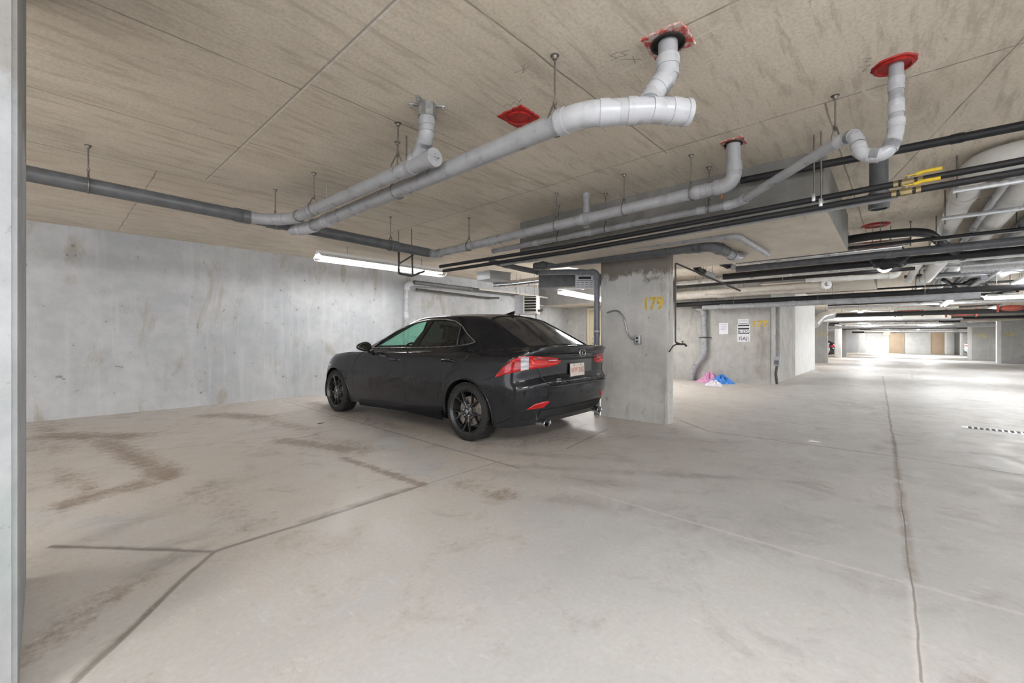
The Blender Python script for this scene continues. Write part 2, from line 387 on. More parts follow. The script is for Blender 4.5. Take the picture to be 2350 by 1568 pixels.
struct(wall_prism('wall_white', [(15.55, 2.27), (20.2, 2.29), (20.36, 2.34), (20.46, 2.44), (20.5, 2.6), (20.5, 6), (15.55, 6)], -.2, CEIL, WHITE))
struct(wall_prism('wall_far', [(60, -14), (60.3, -14), (60.3, 9.5), (60, 9.5)], -.6, CEIL - .2, WHITE))
struct(wall_prism('wall_right', [(14, -13.6), (60, -13.6), (60, -13.9), (14, -13.9)], -.6, CEIL, W177))
struct(wall_prism('wall_left_far', [(20.5, 9.0), (60, 9.0), (60, 9.3), (20.5, 9.3)], -.6, CEIL, WALLM))
# lowered slab edges
def drop(lo, hi, name='trim_1'):
    bm = MB(); box(bm, lo, hi, .012)
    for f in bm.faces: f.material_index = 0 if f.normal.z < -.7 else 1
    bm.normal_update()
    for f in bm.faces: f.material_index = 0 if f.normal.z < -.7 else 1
    return struct(build(name, bm, [DROPM, DROPS]))
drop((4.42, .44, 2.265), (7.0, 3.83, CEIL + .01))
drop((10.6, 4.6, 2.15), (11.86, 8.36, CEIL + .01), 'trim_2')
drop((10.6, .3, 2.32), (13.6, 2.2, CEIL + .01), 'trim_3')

def column(pts, label, mat, num=None, bev=.015, top=CEIL, nm='YPAINT'):
    o = wall_prism('concrete_column', pts, 0, top, mat, bev)
    return tag(o, label, 'column')
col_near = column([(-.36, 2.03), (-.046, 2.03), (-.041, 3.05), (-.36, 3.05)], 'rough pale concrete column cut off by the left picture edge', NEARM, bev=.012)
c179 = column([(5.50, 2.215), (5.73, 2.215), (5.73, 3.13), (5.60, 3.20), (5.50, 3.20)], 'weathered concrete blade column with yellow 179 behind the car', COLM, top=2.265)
COLB = m_concrete('far_column_concrete', (.40, .40, .39), (.50, .50, .49), (.34, .33, .3), 61., amount=.3)
far_cols = []
for (x, y0, y1, lab) in [
    (27.2, 2.55, 5.2, 'first concrete column past the white wall on the left of the aisle'),
    (36.9, 2.68, 3.07, 'second concrete column past the white wall, left of the aisle'),
    (41.0, 2.68, 3.1, 'farthest concrete column on the left of the aisle'),
    (34.5, -8.6, -4.13, 'wide grey concrete column with pale end at the right picture edge'),
    (40.45, -6.6, -3.6, 'grey concrete column on the right, left of the pale ended one'),
    (55.5, -5.4, -4.45, 'slim grey column beside the white parked car')]:
    bm = MB(); box(bm, (x, y0, dz(x)), (x + .3, y1, CEIL + dz(x)), .02)
    o = build('concrete_column', bm, COLB); tag(o, lab, 'column'); far_cols.append(o)
    if y0 < 0:     # pale painted end facing the aisle
        bm = MB(); box(bm, (x - .004, y1 - .16, dz(x)), (x + .304, y1 + .004, CEIL + dz(x)), .004); build('painted_end', bm, WHITE, o)
# stencilled numbers are painted on their columns
text_mesh('179', .235, face_minus_x(5.4985, 2.405, 1.595), YPAINT, 'painted_number', c179, ext=.001, sx=.84, weight=.007)['label'] = 'yellow stencilled 179'
n177 = text_mesh('177', .20, face_minus_x(11.868, 2.464, 1.484), YPAINT, 'painted_number', None, ext=.001, sx=1.25, weight=.009)
tag(n177, 'yellow 177 stencilled on the concrete wall right of the notices', 'painted number')
for k, (x, y, z, t) in enumerate([(27.2, 2.787, 1.321, '175'), (34.5, -4.472, 1.326, '168'), (40.45, -4.12, 1.252, '170')]):
    par = [o for o in far_cols if abs(o.data.vertices[0].co.x - x) < .4][0]
    text_mesh(t, .3, face_minus_x(x - .003, y, z), YFADE, 'painted_number', par, ext=.001, sx=1.3, weight=.01)['label'] = 'faded yellow stencilled number'

# far doors, door frame in the aisle wall
def door(n, x, y0, y1, hh, mat, lever, frame_m):
    z_ = dz(x)
    bm = MB(); box(bm, (x - .05, y0, 0), (x - .005, y1, hh), .006); d = struct(build('door_%d' % n, bm, mat))
    bm = MB()
    for a, b in ((y0 - .07, y0 - .004), (y1 + .004, y1 + .07)): box(bm, (x - .075, a, 0), (x - .004, b, hh + .07), .006)
    box(bm, (x - .075, y0 - .004, hh + .004), (x - .004, y1 + .004, hh + .07), .004)
    build('door_frame', bm, frame_m, d)
    bm = MB(); tube(bm, [(x - .05, lever, .98), (x - .11, lever, .98), (x - .11, lever + (.11 if lever < (y0 + y1) / 2 else -.11), .98)], .012, 10, .02)
    lathe(bm, [(.0, -.052), (.03, -.052), (.03, -.07), (.0, -.07)], Matrix.Translation((x, lever, .98)) @ Matrix.Rotation(math.radians(90), 4, 'Y'), 16)
    lathe(bm, [(.0, -.052), (.025, -.052), (.025, -.075), (.0, -.075)], Matrix.Translation((x, lever, 1.12)) @ Matrix.Rotation(math.radians(90), 4, 'Y'), 16)
    build('door_handle', bm, GALV, d); d.location.z = z_
    return d
door(1, 11.87, 6.28, 7.28, 2.02, CREAM, 7.14, CREAM)
FW = 60.
door(2, FW, -0.728, 0.32, 2.2, TAN, -0.508, TAN)
door(3, FW, -3.744, -2.822, 2.2, TAN, -3.016, TAN)
# side door standing in the aisle wall recess
bm = MB(); box(bm, (15.31, 2.26, -.04), (15.54, 2.34, 2.2), .004); struct(build('door_4', bm, IRON))
bm = MB(); box(bm, (15.305, 2.3, 2.2), (15.545, 2.5, CEIL)); struct(build('wall_over_door', bm, W177))
# grey service bay at the far left end
bm = MB(); box(bm, (58.5, 2.3, -.5), (58.8, 2.8, 2.2)); struct(build('trim_4', bm, COLB))
bm = MB(); box(bm, (58.4, 2.9, -.5), (58.6, 5.6, 1.75)); struct(build('trim_5', bm, GREYBOX))
bm = MB(); box(bm, (58.5, -4.35, -.5), (59.9, -3.72, 2.2), .2); struct(build('trim_6', bm, WHITE))

# ---------------------------------------------------------------- pipework
def elbow_mesh(a, b, c, r, rad, ext):
    bm = MB(); rr_ = min(rad, (a - b).length * .48, (c - b).length * .48)
    p, q = b + (a - b).normalized() * rr_, b + (c - b).normalized() * rr_
    pts = [p + (a - p).normalized() * min(ext, (a - p).length * .9)]
    pts += [(1 - t) ** 2 * p + 2 * t * (1 - t) * b + t * t * q for t in [k / 8 for k in range(9)]]
    pts.append(q + (c - q).normalized() * min(ext, (c - q).length * .9))
    tube(bm, pts, r, 20)
    for e0, e1 in ((pts[0], pts[1]), (pts[-1], pts[-2])):     # thicker hub at each mouth
        d = (e1 - e0).normalized(); tube(bm, [e0, e0 + d * min(.05, (e1 - e0).length + .02)], r * 1.07, 20)
    return bm
def slab_z(x, y):
    return 2.265 if 4.42 < x < 7.0 and .44 < y < 3.83 else CEIL + dz(x)
def rods(o, pts, mat=None):
    for (x, y, z) in pts:
        bm = MB(); l = Vector(o.location); tube(bm, [Vector((x, y, z)) - l, Vector((x, y, slab_z(x, y))) - l], .005, 6); build('hanger_rod', bm, mat or ROD, o)
def pipe(name, label, cat, pts, r, mat, fmat=None, rad=None, coup=(), fk=1.13, seg=20, cap=None, elbows=True, group=None, kind=None, cname='coupling', hang=()):
    V = [Vector(p) for p in pts]; rad = r * 1.6 if rad is None else rad
    bm = MB(); tube(bm, V, r, seg, rad); o = build(name, bm, mat)
    tag(o, label, cat, group, kind)
    fmat = fmat or mat
    if elbows:
        for i in range(1, len(V) - 1):
            if (V[i] - V[i - 1]).angle(V[i + 1] - V[i]) > .12:
                build('elbow', elbow_mesh(V[i - 1], V[i], V[i + 1], r * fk, rad, r * .9), fmat, o)
    for (i, t) in coup:
        p = V[i].lerp(V[i + 1], t); d = (V[i + 1] - V[i]).normalized()
        bm = MB(); lathe(bm, [(r * .9, -r * 1.1), (r * fk, -r * 1.1), (r * fk, -.004), (r * fk * .97, 0), (r * fk, .004), (r * fk, r * 1.1), (r * .9, r * 1.1)], aim(p, d), seg)
        build(cname, bm, fmat, o)
    for (i, t) in hang:
        p = V[i].lerp(V[i + 1], t); rods(o, [(p.x, p.y, p.z + r * .6)])
    if cap is not None:
        p = V[cap]; d = (V[cap] - V[cap - 1 if cap else 1]).normalized()
        bm = MB(); lathe(bm, [(r * .95, -r * .9), (r * 1.14, -r * .9), (r * 1.14, -r * .1), (r * 1.2, -r * .1), (r * 1.2, r * .32), (r * 1.1, r * .42), (0, r * .42)], aim(p, d), 28)
        c = build('end_cap', bm, fmat, o)
        bm = MB(); M = aim(p, d); box(bm, (-r * .45, -r * .12, r * .38), (r * .45, r * .12, r * .75), .004, M); box(bm, (-r * .12, -r * .45, r * .38), (r * .12, r * .45, r * .6), .003, M)
        build('cap_nut', bm, fmat, c)
    return o
def hanger(p, r, d, label, ring=True, group='threaded rod pipe hangers', top=CEIL, mat=None):
    x, y, z = p; mat = mat or ROD
    bm = MB(); zt = z + r + (.055 if ring else 0)
    tube(bm, [(x, y, zt - .02), (x, y, top)], .0055, 8)
    lathe(bm, [(0, 0), (.011, 0), (.011, .016), (0, .016)], Matrix.Translation((x, y, zt)), 6)
    o = build('pipe_hanger', bm, mat); tag(o, label, 'hanger')
    bm = MB(); lathe(bm, [(0, -.022), (.012, -.022), (.016, -.004), (.026, 0), (0, 0)], Matrix.Translation((x, y, top)), 12)
    build('ceiling_anchor', bm, mat, o)
    if ring:
        bm = MB(); R = r + .006; side = Vector((0, 1, 0)) if d == 'A' else Vector((1, 0, 0))
        if d == 'D': side = Vector((.7, .7, 0))
        c = Vector((x, y, z)); pts = []
        pts.append(c + Vector((0, 0, R + .045)) + side * .012)
        for k in range(21):
            a = math.radians(40 - k * 13); pts.append(c + side * math.cos(a) * R + Vector((0, 0, math.sin(a) * R)))
        pts.append(c + Vector((0, 0, R + .045)) - side * .012); pts.append(pts[0].copy())
        tube(bm, pts, .0055, 8); build('clevis_ring', bm, mat, o)
    return o
def sleeve(p, label, shape='square', s=.10, hole=True, rz=20):
    """firestop sleeve flange with red sealant under the slab"""
    x, y = p[:2]; bm = MB(); rnd = random.Random(int(x * 100)); M = Matrix.Translation((x, y, CEIL)) @ Matrix.Rotation(math.radians(rz), 4, 'Z')
    n = 32; pts = []
    for k in range(n):
        a = 2 * math.pi * k / n
        if shape == 'square': q = s * 1.35 / max(abs(math.cos(a)), abs(math.sin(a))) ** .9
        else: q = s * 1.25
        q *= 1 + rnd.uniform(-.05, .05); pts.append((q * math.cos(a), q * math.sin(a)))
    a_ = [bm.verts.new(M @ Vector((u, v, .002))) for u, v in pts]; b_ = [bm.verts.new(M @ Vector((u * .95, v * .95, -.008))) for u, v in pts]
    bm.faces.new(a_); bm.faces.new(b_)
    for k in range(n): bm.faces.new((a_[k], a_[(k + 1) % n], b_[(k + 1) % n], b_[k]))
    o = build('firestop_flange', bm, FIREST if shape == 'square' and hole else FIRERED); tag(o, label, 'firestop flange')
    bm = MB(); R = s * 1.0
    lathe(bm, [(R, -.006), (R * 1.04, -.02), (R * .92, -.02), (R * .90, -.009), (0, -.009)], M, 28)
    build('sleeve_ring', bm, DARKV if hole else FIRERED, o)
    return o
def m_fs():
    t = NT('firestop_flange_paint'); n = t.noise(t.obj(), 22, 5, .7)
    return t.out(t.mix(t.mapr(n, .42, .6), (.42, .06, .045), (.52, .47, .43)), .6)
FIREST = m_fs()

# --- long grey drain along the wall side (direction of the aisle) and its return toward the camera
pipe('drain_pipe', 'long dark grey drain pipe hung from the slab, running off behind the left column', 'pipe',
     [(-.9, 4.97, 2.42), (3.66, 4.90, 2.345)], .062, PVCD, coup=[(0, .16), (0, .50), (0, .565), (0, .62), (0, .88)])
pipe('drain_pipe', 'grey drain pipe from the corner fitting to the riser beside a red flange', 'pipe',
     [(3.66, 4.90, 2.345), (3.80, 4.90, 2.345), (3.80, 4.70, 2.347), (3.79, .97, 2.40), (3.77, .97, CEIL)], .052, PVC, PVC, rad=.10, coup=[(2, .25), (2, .12), (2, .62), (2, .93), (3, .35)])
pipe('drain_pipe', 'big pale grey drain pipe with a 45 degree elbow and capped end, nearest the camera', 'pipe',
     [(1.86, 4.93, 2.33), (1.95, 4.70, 2.335), (1.925, 1.233, 2.329), (2.149, 0.935, 2.335), (2.285, 0.822, 2.335)], .058, PVC, PVCL, rad=.09, coup=[(1, .13), (2, .52), (3, .25)], cap=4)
pipe('riser_pipe', 'pale grey riser dropping from the red square flange into the big drain', 'pipe',
     [(2.25, .90, CEIL), (2.25, .90, 2.545), (2.185, .955, 2.44), (2.13, 0.95, 2.36)], .050, PVC, PVCL, rad=.05, coup=[(0, .75)])
pipe('drain_pipe', 'shorter grey drain pipe ending in a round cap left of the big drain', 'pipe',
     [(1.25, 4.96, 2.375), (1.60, 4.90, 2.385), (1.77, 4.66, 2.385), (1.78, 2.312, 2.358)], .052, PVC, PVC, rad=.10, coup=[(2, .15), (2, .88)], cap=3)
pipe('riser_pipe', 'grey riser dropping from a metal clamp into the shorter capped drain', 'pipe',
     [(1.764, 2.364, CEIL), (1.764, 2.364, 2.53), (1.79, 2.46, 2.44), (1.785, 2.58, 2.385)], .046, PVC, PVC, rad=.06, coup=[(0, .7)])
# bracket clamp at that riser's head
t_ = empty('pipe_clamp', (1.764, 2.364, CEIL), 'grey metal clamp collar holding the riser at the slab', 'clamp')
bm = MB(); lathe(bm, [(.054, -.09), (.064, -.09), (.064, 0), (.054, 0)], Matrix(), 8); build('collar', bm, GALV, t_)
for a in (20, 140, 200, 320):
    bm = MB(); M = Matrix.Rotation(math.radians(a), 4, 'Z'); box(bm, (.06, -.012, -.012), (.12, .012, 0), .003, M); lathe(bm, [(0, -.03), (.008, -.03), (.008, 0), (0, 0)], M @ Matrix.Translation((.105, 0, 0)), 8); build('mounting_ear', bm, GALV, t_)
# trap line at the upper right
pipe('trap_pipe', 'slim grey drain with a U-shaped trap hanging from the round red flange', 'pipe',
     [(3.31, -.01, CEIL), (3.31, -.01, 2.315), (3.293, 0.031, 2.204), (3.3, 0.143, 2.233), (3.362, 0.179, 2.387), (3.433, 0.219, 2.414), (3.491, 0.29, 2.416), (4.17, 1.04, 2.345), (4.17, 4.1, 2.333)],
     .034, PVC, PVCL, rad=.075, coup=[(0, .3), (0, .62), (7, .1), (7, .5), (7, .75)])
for i, (u, p, r, d, lab) in enumerate([
    (0, (.27, 4.95, 2.404), .062, 'A', 'flat strap hanger on the long dark drain near the left column'),
    (0, (1.69, 4.93, 2.375), .062, 'A', 'rod hanger on the long dark drain where the capped drain turns off'),
    (0, (3.08, 4.91, 2.35), .062, 'A', 'rod hanger on the long dark drain above the fluorescent light'),
    (0, (1.77, 4.16, 2.387), .052, 'B', 'hanger on the far end of the shorter capped drain'),
    (0, (1.775, 2.73, 2.39), .052, 'B', 'hanger behind the round cap of the shorter drain'),
    (0, (1.94, 1.42, 2.34), .058, 'B', 'long rod hanger nearest the camera holding the big drain'),
    (0, (1.945, 3.0, 2.335), .058, 'B', 'hanger on the middle of the big drain beside the capped pipe'),
    (0, (3.80, 4.18, 2.355), .052, 'B', 'far left hanger on the drain leading to the small red flange'),
    (0, (3.80, 2.76, 2.375), .052, 'B', 'middle hanger on the drain leading to the small red flange'),
    (0, (3.80, 1.95, 2.385), .052, 'B', 'third hanger from the left on the drain leading to the small red flange'),
    (0, (3.79, 1.31, 2.395), .052, 'B', 'right hanger beside the elbow below the small red flange'),
    (0, (3.492, 0.286, 2.43), .034, 'D', 'hanger with shiny split ring beside the U trap'),
    (0, (4.17, 1.28, 2.344), .034, 'B', 'short rod hanger just behind the small red flange riser'),
    (0, (4.17, 2.36, 2.338), .034, 'B', 'short rod hanger beside the grey pipe stub above the drop panel'),
    (0, (4.17, 3.0, 2.336), .034, 'B', 'short rod hanger on the slim drain near the drop panel corner'),
    ]):
    hanger(p, r, d, lab, ring=True)
bm = MB(); tube(bm, [(1.93, 2.85, 2.37), (1.93, 2.85, CEIL)], .006, 8); tag(build('threaded_rod', bm, ROD), 'lone black threaded rod left of the riser clamp', 'rod')
bm = MB(); tube(bm, [(1.948, 4.275, 2.492), (1.948, 4.275, 2.73)], .005, 8); tag(build('threaded_rod', bm, GALV), 'lone pale threaded rod above the far end of the capped drain', 'rod')
sleeve((2.25, .90), 'red painted square firestop flange around the big riser hole', 'square', .085, True, 2)
sleeve((2.30, 2.0), 'solid red square firestop patch with no pipe beside the big drain', 'square', .085, False, 0)
sleeve((3.77, .97), 'small red square firestop flange above the grey elbow', 'square', .066, True, 0)
sleeve((3.32, .0), 'round red firestop flange above the U trap', 'round', .085, False)
sleeve((7.848, 0.188, 2.73), 'small red round firestop patch on the slab beyond the black pipes', 'round', .13, False)
# stub pipes through the slab further back
pipe('riser_pipe', 'thick grey pipe dropping from the slab behind the U trap', 'pipe', [(4.99, .10, CEIL), (4.99, .10, 2.30)], .066, PVCD, coup=[(0, .86)])
pipe('riser_pipe', 'short galvanised looking grey stub dropping behind the long drain, left of the column', 'pipe', [(4.03, 2.52, CEIL), (4.03, 2.52, 2.36)], .036, PVC, coup=[(0, .06)])
# sprinkler head near the small flange
t_ = empty('sprinkler_head', (4.055, 1.139, 2.5), 'small bronze sprinkler head beside the small flange riser', 'sprinkler')
bm = MB(); lathe(bm, [(.016, -.02), (.016, .01), (.010, .02), (.006, .04), (.028, .045), (.028, .05), (0, .05)], Matrix(), 16); build('deflector', bm, COPPER, t_)
bm = MB(); tube(bm, [(.014, 0, 0), (.02, 0, .025), (.004, 0, .05)], .003, 6); tube(bm, [(-.014, 0, 0), (-.02, 0, .025), (-.004, 0, .05)], .003, 6); tube(bm, [(0, 0, -.12), (0, 0, 0)], .011, 10); build('frame_arm', bm, COPPER, t_)

# --- straight runs crossing toward the camera (all parallel to the car)
def run(name, label, ends, r, mat, coup=(), **k): return pipe(name, label, 'pipe', ends, r, mat, coup=coup, **k)
run('insulated_pipe', 'black insulated pipe crossing highest at the upper right, behind the U trap', [(4.3, 1.044, 2.583), (4.3, -0.632, 2.529), (4.3, -1.046, 2.514)], .030, BLACKI, [(0, .82)])
a6 = run('insulated_pipe', 'upper of the two black insulated pipes with yellow valve handles', [(4.06, 5.114, 2.223), (4.06, 2.805, 2.194), (4.06, -0.043, 2.232), (4.06, -0.987, 2.239)], .023, BLACKI)
b6 = run('insulated_pipe', 'lower of the two black insulated pipes with yellow valve handles', [(4.02, 4.982, 2.138), (4.02, 2.778, 2.119), (4.02, -0.042, 2.155), (4.02, -0.978, 2.161)], .023, BLACKI)
run('conduit', 'thin grey conduit just beneath the two valve pipes', [(4.1, 3.647, 2.114), (4.1, 1.364, 2.131), (4.1, -0.02, 2.14)], .013, PVC)
def ball_valve(p, d, label):
    t = empty('ball_valve', p, label, 'valve'); t.rotation_euler = (0, 0, math.atan2(d[1], d[0]))
    bm = MB(); lathe(bm, [(0, -.075), (.026, -.075), (.026, -.05), (.02, -.045), (.028, -.02), (.028, .02), (.02, .045), (.026, .05), (.026, .075), (0, .075)], Matrix.Rotation(math.radians(90), 4, 'Y'), 8)
    build('body', bm, BRASS, t)
    bm = MB(); lathe(bm, [(0, 0), (.012, 0), (.012, .045), (0, .045)], Matrix(), 8); build('stem', bm, GALV, t)
    bm = MB(); box(bm, (-.015, -.014, .038), (.05, .014, .044), .002); tube(bm, [(.04, 0, .041), (.075, 0, .052), (.17, 0, .052)], .0125, 10, .02); build('handle', bm, YELL, t)
    bm = MB(); lathe(bm, [(0, -.12), (.022, -.12), (.022, -.074), (0, -.074)], Matrix.Rotation(math.radians(90), 4, 'Y'), 14); build('copper_end', bm, COPPER, t)
ball_valve((4.06, -0.072, 2.231), (0, -1), 'brass ball valve with yellow lever on the upper black pipe')
ball_valve((4.02, -0.062, 2.156), (0, -1), 'brass ball valve with yellow lever on the lower black pipe')
# strut hanger bracket at (1870,430)
t_ = empty('pipe_bracket', (4.06, 0.466, 2.237), 'pair of galvanised rods clamping the two valve pipes left of the drop panel edge', 'bracket')
bm = MB(); tube(bm, [(.0, 0, 0), (0, 0, .52)], .006, 8); tube(bm, [(-.04, -.05, -.06), (-.04, -.05, .52)], .006, 8); build('rod', bm, ROD, t_)
bm = MB(); box(bm, (-.03, -.012, -.03), (.03, .012, .03), .004); box(bm, (-.07, -.062, -.09), (-.01, -.038, -.03), .004); build('clamp', bm, GALV, t_)
# hot/cold bracket loop by the light: square tube frame
t_ = empty('bracket_frame', (3.55, 5.476, 2.342), 'square black bracket frame hanging in front of the fluorescent light', 'bracket')
bm = MB(); A = [(3.55, 5.442, 2.479), (3.55, 5.442, 2.093), (3.62, 5.213, 2.04), (3.75, 5.076, 2.116)]; o_ = Vector(t_.location)
tube(bm, [Vector(p) - o_ for p in A], .016, 8, .03); B_ = [(3.62, 5.213, 2.407), (3.62, 5.191, 2.05)]; tube(bm, [Vector(p) - o_ for p in B_], .014, 8)
tube(bm, [Vector(p) - o_ for p in [(3.55, 5.442, 2.235), (3.62, 5.181, 2.34)]], .012, 8); build('frame', bm, IRON, t_)
rods(t_, [(3.55, 5.442, 2.479), (3.62, 5.213, 2.407)], IRON)

# big drain at the column and what meets it
run('drain_pipe', 'grey drain passing in front of the top of the numbered column', [(5.3, 4.267, 2.283), (5.3, 2.932, 2.254), (5.3, 1.604, 2.235), (5.62, 1.519, 2.195)], .062, PVCD, [(0, .15), (1, .6), (1, .84)], rad=.12)
run('drain_pipe', 'slimmer grey drain above the one at the numbered column, turning down to the right', [(5.0, 4.731, 2.34), (5.0, 2.766, 2.305), (5.0, 1.257, 2.243), (6.2, 1.194, 2.205)], .033, PVC, [(0, .3), (1, .5)], rad=.1)
run('drain_pipe', 'wide grey wye drain end hanging under the drop panel right of the column', [(5.62, 1.559, 2.216), (6.0, 1.508, 2.172), (6.6, 1.482, 2.374)], .055, PVC, rad=.1)
run('drain_pipe', 'dark grey drain running from the lowered slab to the corner of the standpipe', [(5.35, 5.329, 2.501), (5.5, 4.743, 2.324), (5.55, 4.431, 2.245)], .045, PVCD, [(0, .5)], rad=.1)
run('standpipe', 'blue grey vertical pipe standing against the left side of the numbered column', [(5.62, 4.487, 2.245), (5.58, 3.856, 2.189), (5.55, 3.29, 2.115), (5.55, 3.29, 0)], .043, plain('blue_grey_pipe', (.17, .18, .205), .35, var=.1), rad=.07, coup=[(1, .5), (2, .42)])
t_ = empty('pipe_strap', (5.55, 3.29, 1.24), 'pale strap around the blue grey vertical pipe', 'strap')
bm = MB(); lathe(bm, [(.044, -.014), (.050, -.014), (.050, .014), (.044, .014)], Matrix(), 20); build('band', bm, PVCL, t_)
# insulated vent drops right of the column
for (u, v, du, lab) in [(1592, 588, 0, 'left black pipe stub hanging from the slab right of the column'), (1648, 583, 0, 'right black pipe stub hanging from the slab right of the column')]:
    if u == 1592: P_ = [(*(7.6, 2.586, 2.594)[:2], CEIL), (7.6, 2.586, 2.594), (7.6, 2.572, 2.425), (7.7, 2.532, 2.312), (8.0, 2.392, 2.239)]
    else: P_ = [(*(7.9, 2.276, 2.672)[:2], CEIL), (7.9, 2.276, 2.672), (7.9, 2.262, 2.489), (8.0, 2.205, 2.434), (8.2, 2.103, 2.387)]
    o = pipe('pipe_stub', lab, 'pipe', P_, .052, PVC, BLACKP, rad=.06)
    bm = MB(); tube(bm, [P_[0], P_[2]], .062, 18); build('black_sleeve', bm, BLACKP, o)

# wall side: pipe down the wall and bundle along the wall top
pipe('drain_pipe', 'grey pipe coming down the concrete wall behind the car roof', 'pipe', [(6.637, 8.36, 2.446), (5.662, 8.36, 2.386), (5.651, 8.36, 1.903), (5.651, 8.36, 0.0)], .058, PVC, PVCL, rad=.09, coup=[(0, .4), (2, .12)])
pipe('conduit', 'upper dark pipe hugging the top of the concrete wall above the car', 'pipe', [(5.824, 8.3, 2.437), (9.308, 8.28, 2.418), (9.708, 8.2, 2.26)], .05, PVCD, coup=[(0, .5)])
pipe('conduit', 'lower brown conduit hugging the wall top above the car roof', 'pipe', [(5.906, 8.33, 2.284), (8.248, 8.3, 2.242), (8.577, 8.2, 2.259)], .026, IRON)
pipe('conduit', 'thin pale conduit crossing from the wall to the second fluorescent light', 'pipe', [(7.727, 8.1, 2.422), (9.63, 8.05, 2.426), (13.972, 8.0, 2.27)], .022, CREAMP)
pipe('conduit', 'pale pipe with a tee under the second fluorescent light', 'pipe', [(10.381, 8.15, 2.166), (11.795, 8.15, 2.146), (14.201, 8.15, 2.322)], .022, ALU, coup=[(1, .0)])

# second level clutter between car roof and column
t_ = empty('duct_box', (6.148, 6.024, 2.366), 'grey sheet metal box hanging from the slab above the car', 'duct'); t_.rotation_euler = (0, 0, math.radians(-8))
bm = MB(); box(bm, (-.26, -.22, -.07), (.26, .22, .09), .006); build('casing', bm, GREYBOX, t_)
bm = MB(); box(bm, (-.27, -.23, .07), (.27, .23, .10), .003); build('flange', bm, GREYBOX, t_)
def ribbed(name, label, pts, r, mat, pitch=.03):
    P = fillet(pts, r * 1.2, 8); L = [0]
    for a, b in zip(P, P[1:]): L.append(L[-1] + (b - a).length)
    n = int(L[-1] / (pitch / 2)); Q = []; R = []
    for k in range(n + 1):
        s = L[-1] * k / n; i = max(j for j in range(len(L)) if L[j] <= s + 1e-9); i = min(i, len(P) - 2)
        Q.append(P[i].lerp(P[i + 1], (s - L[i]) / max(1e-6, L[i + 1] - L[i]))); R.append(r if k % 2 else r * .93)
    bm = MB(); tube(bm, Q, R, 18); return tag(build(name, bm, mat, angle=60), label, 'duct')
ribbed('flexible_duct', 'silver ribbed flexible duct above the heater', [(6.357, 6.241, 2.245), (6.619, 5.949, 2.272), (6.858, 5.384, 2.318), (6.967, 4.814, 2.363)], .085, ALU)
t_ = empty('supply_duct', (6.97, 4.512, 2.284), 'large dark grey rectangular duct behind the standpipe elbow', 'duct'); t_.rotation_euler = (0, 0, math.radians(-70))
bm = MB(); box(bm, (-.75, -.25, -.17), (.55, .3, .13), .01); build('casing', bm, PVCD, t_)
bm = MB(); box(bm, (-.02, -.262, -.182), (.02, .312, .142), .003); build('joint_band', bm, GALV, t_)
for a in (-.6, .45):
    bm = MB(); tube(bm, [(a, 0, .13), (a, 0, CEIL - t_.location.z)], .006, 6); build('suspension_rod', bm, ROD, t_)
# notice hung from the pipe
Z_ = (5.922, 3.734, 2.053)
t_ = empty('hanging_notice', Z_, 'white printed notice with black heading hung beside the standpipe elbow', 'notice'); t_.rotation_euler = (0, 0, math.radians(-52))
bm = MB(); box(bm, (-.15, -.002, -.11), (.15, .002, .11)); build('sheet', bm, plain('grey_white_paper', (.62, .62, .66), .6, var=.03), t_)
bm = MB(); box(bm, (-.10, -.0035, .045), (.10, -.002, .085)); box(bm, (-.13, -.0035, .02), (.13, -.002, .026))
for r_ in range(3):
    for c_ in range(4): box(bm, (-.135 + c_ * .07, -.0035, -.008 - r_ * .036), (-.085 + c_ * .07, -.002, -.026 + .012 - r_ * .036))
build('printing', bm, INK, t_)
for a in (-.13, .13):
    bm = MB(); tube(bm, [(a, 0, .105), (a, 0, slab_z(Z_[0], Z_[1]) - Z_[2])], .0025, 6); build('cord', bm, ROD, t_)

# unit heater
hp = (8.152, 6.787, 1.966)
t_ = empty('unit_heater', hp, 'grey louvred unit heater hanging above the car boot', 'heater'); t_.rotation_euler = (0, 0, math.radians(-62))
bm = MB(); box(bm, (-.30, -.22, -.24), (.26, .22, .22), .012); build('casing', bm, GREYBOX, t_)
bm = MB(); box(bm, (-.06, -.232, -.21), (.26, -.219, .20), .004); build('louvre_recess', bm, DARKV, t_)
bm = MB()
for k in range(6): box(bm, (-.05, -.27, -.19 + k * .068), (.25, -.225, -.178 + k * .068), .002)
for xx in (-.065, .25): box(bm, (xx, -.272, -.225), (xx + .022, -.225, .21), .002)
box(bm, (-.065, -.272, -.225), (.272, -.225, -.205), .002); box(bm, (-.065, -.272, .19), (.272, -.225, .21), .002)
build('louvre', bm, plain('cream_louvre', (.6, .57, .52), .5), t_)
bm = MB(); tube(bm, [(-.22, 0, -.24), (-.22, 0, -.40), (.2, 0, -.40), (.2, 0, -.24)], .014, 8, .02); tube(bm, [(.2, 0, -.36), (.2, 0, -.52)], .014, 8); build('condensate_pipe', bm, IRON, t_)
bm = MB(); tube(bm, [(.26, -.05, -.15), (.36, -.05, -.15), (.36, -.05, -.10)], .03, 10, .02); build('gas_valve', bm, BLACKP, t_)
for a in (-.25, .2):
    for b in (-.18, .18):
        bm = MB(); tube(bm, [(a, b, .2), (a, b, CEIL - hp[2])], .006, 6); build('suspension_rod', bm, ROD, t_)

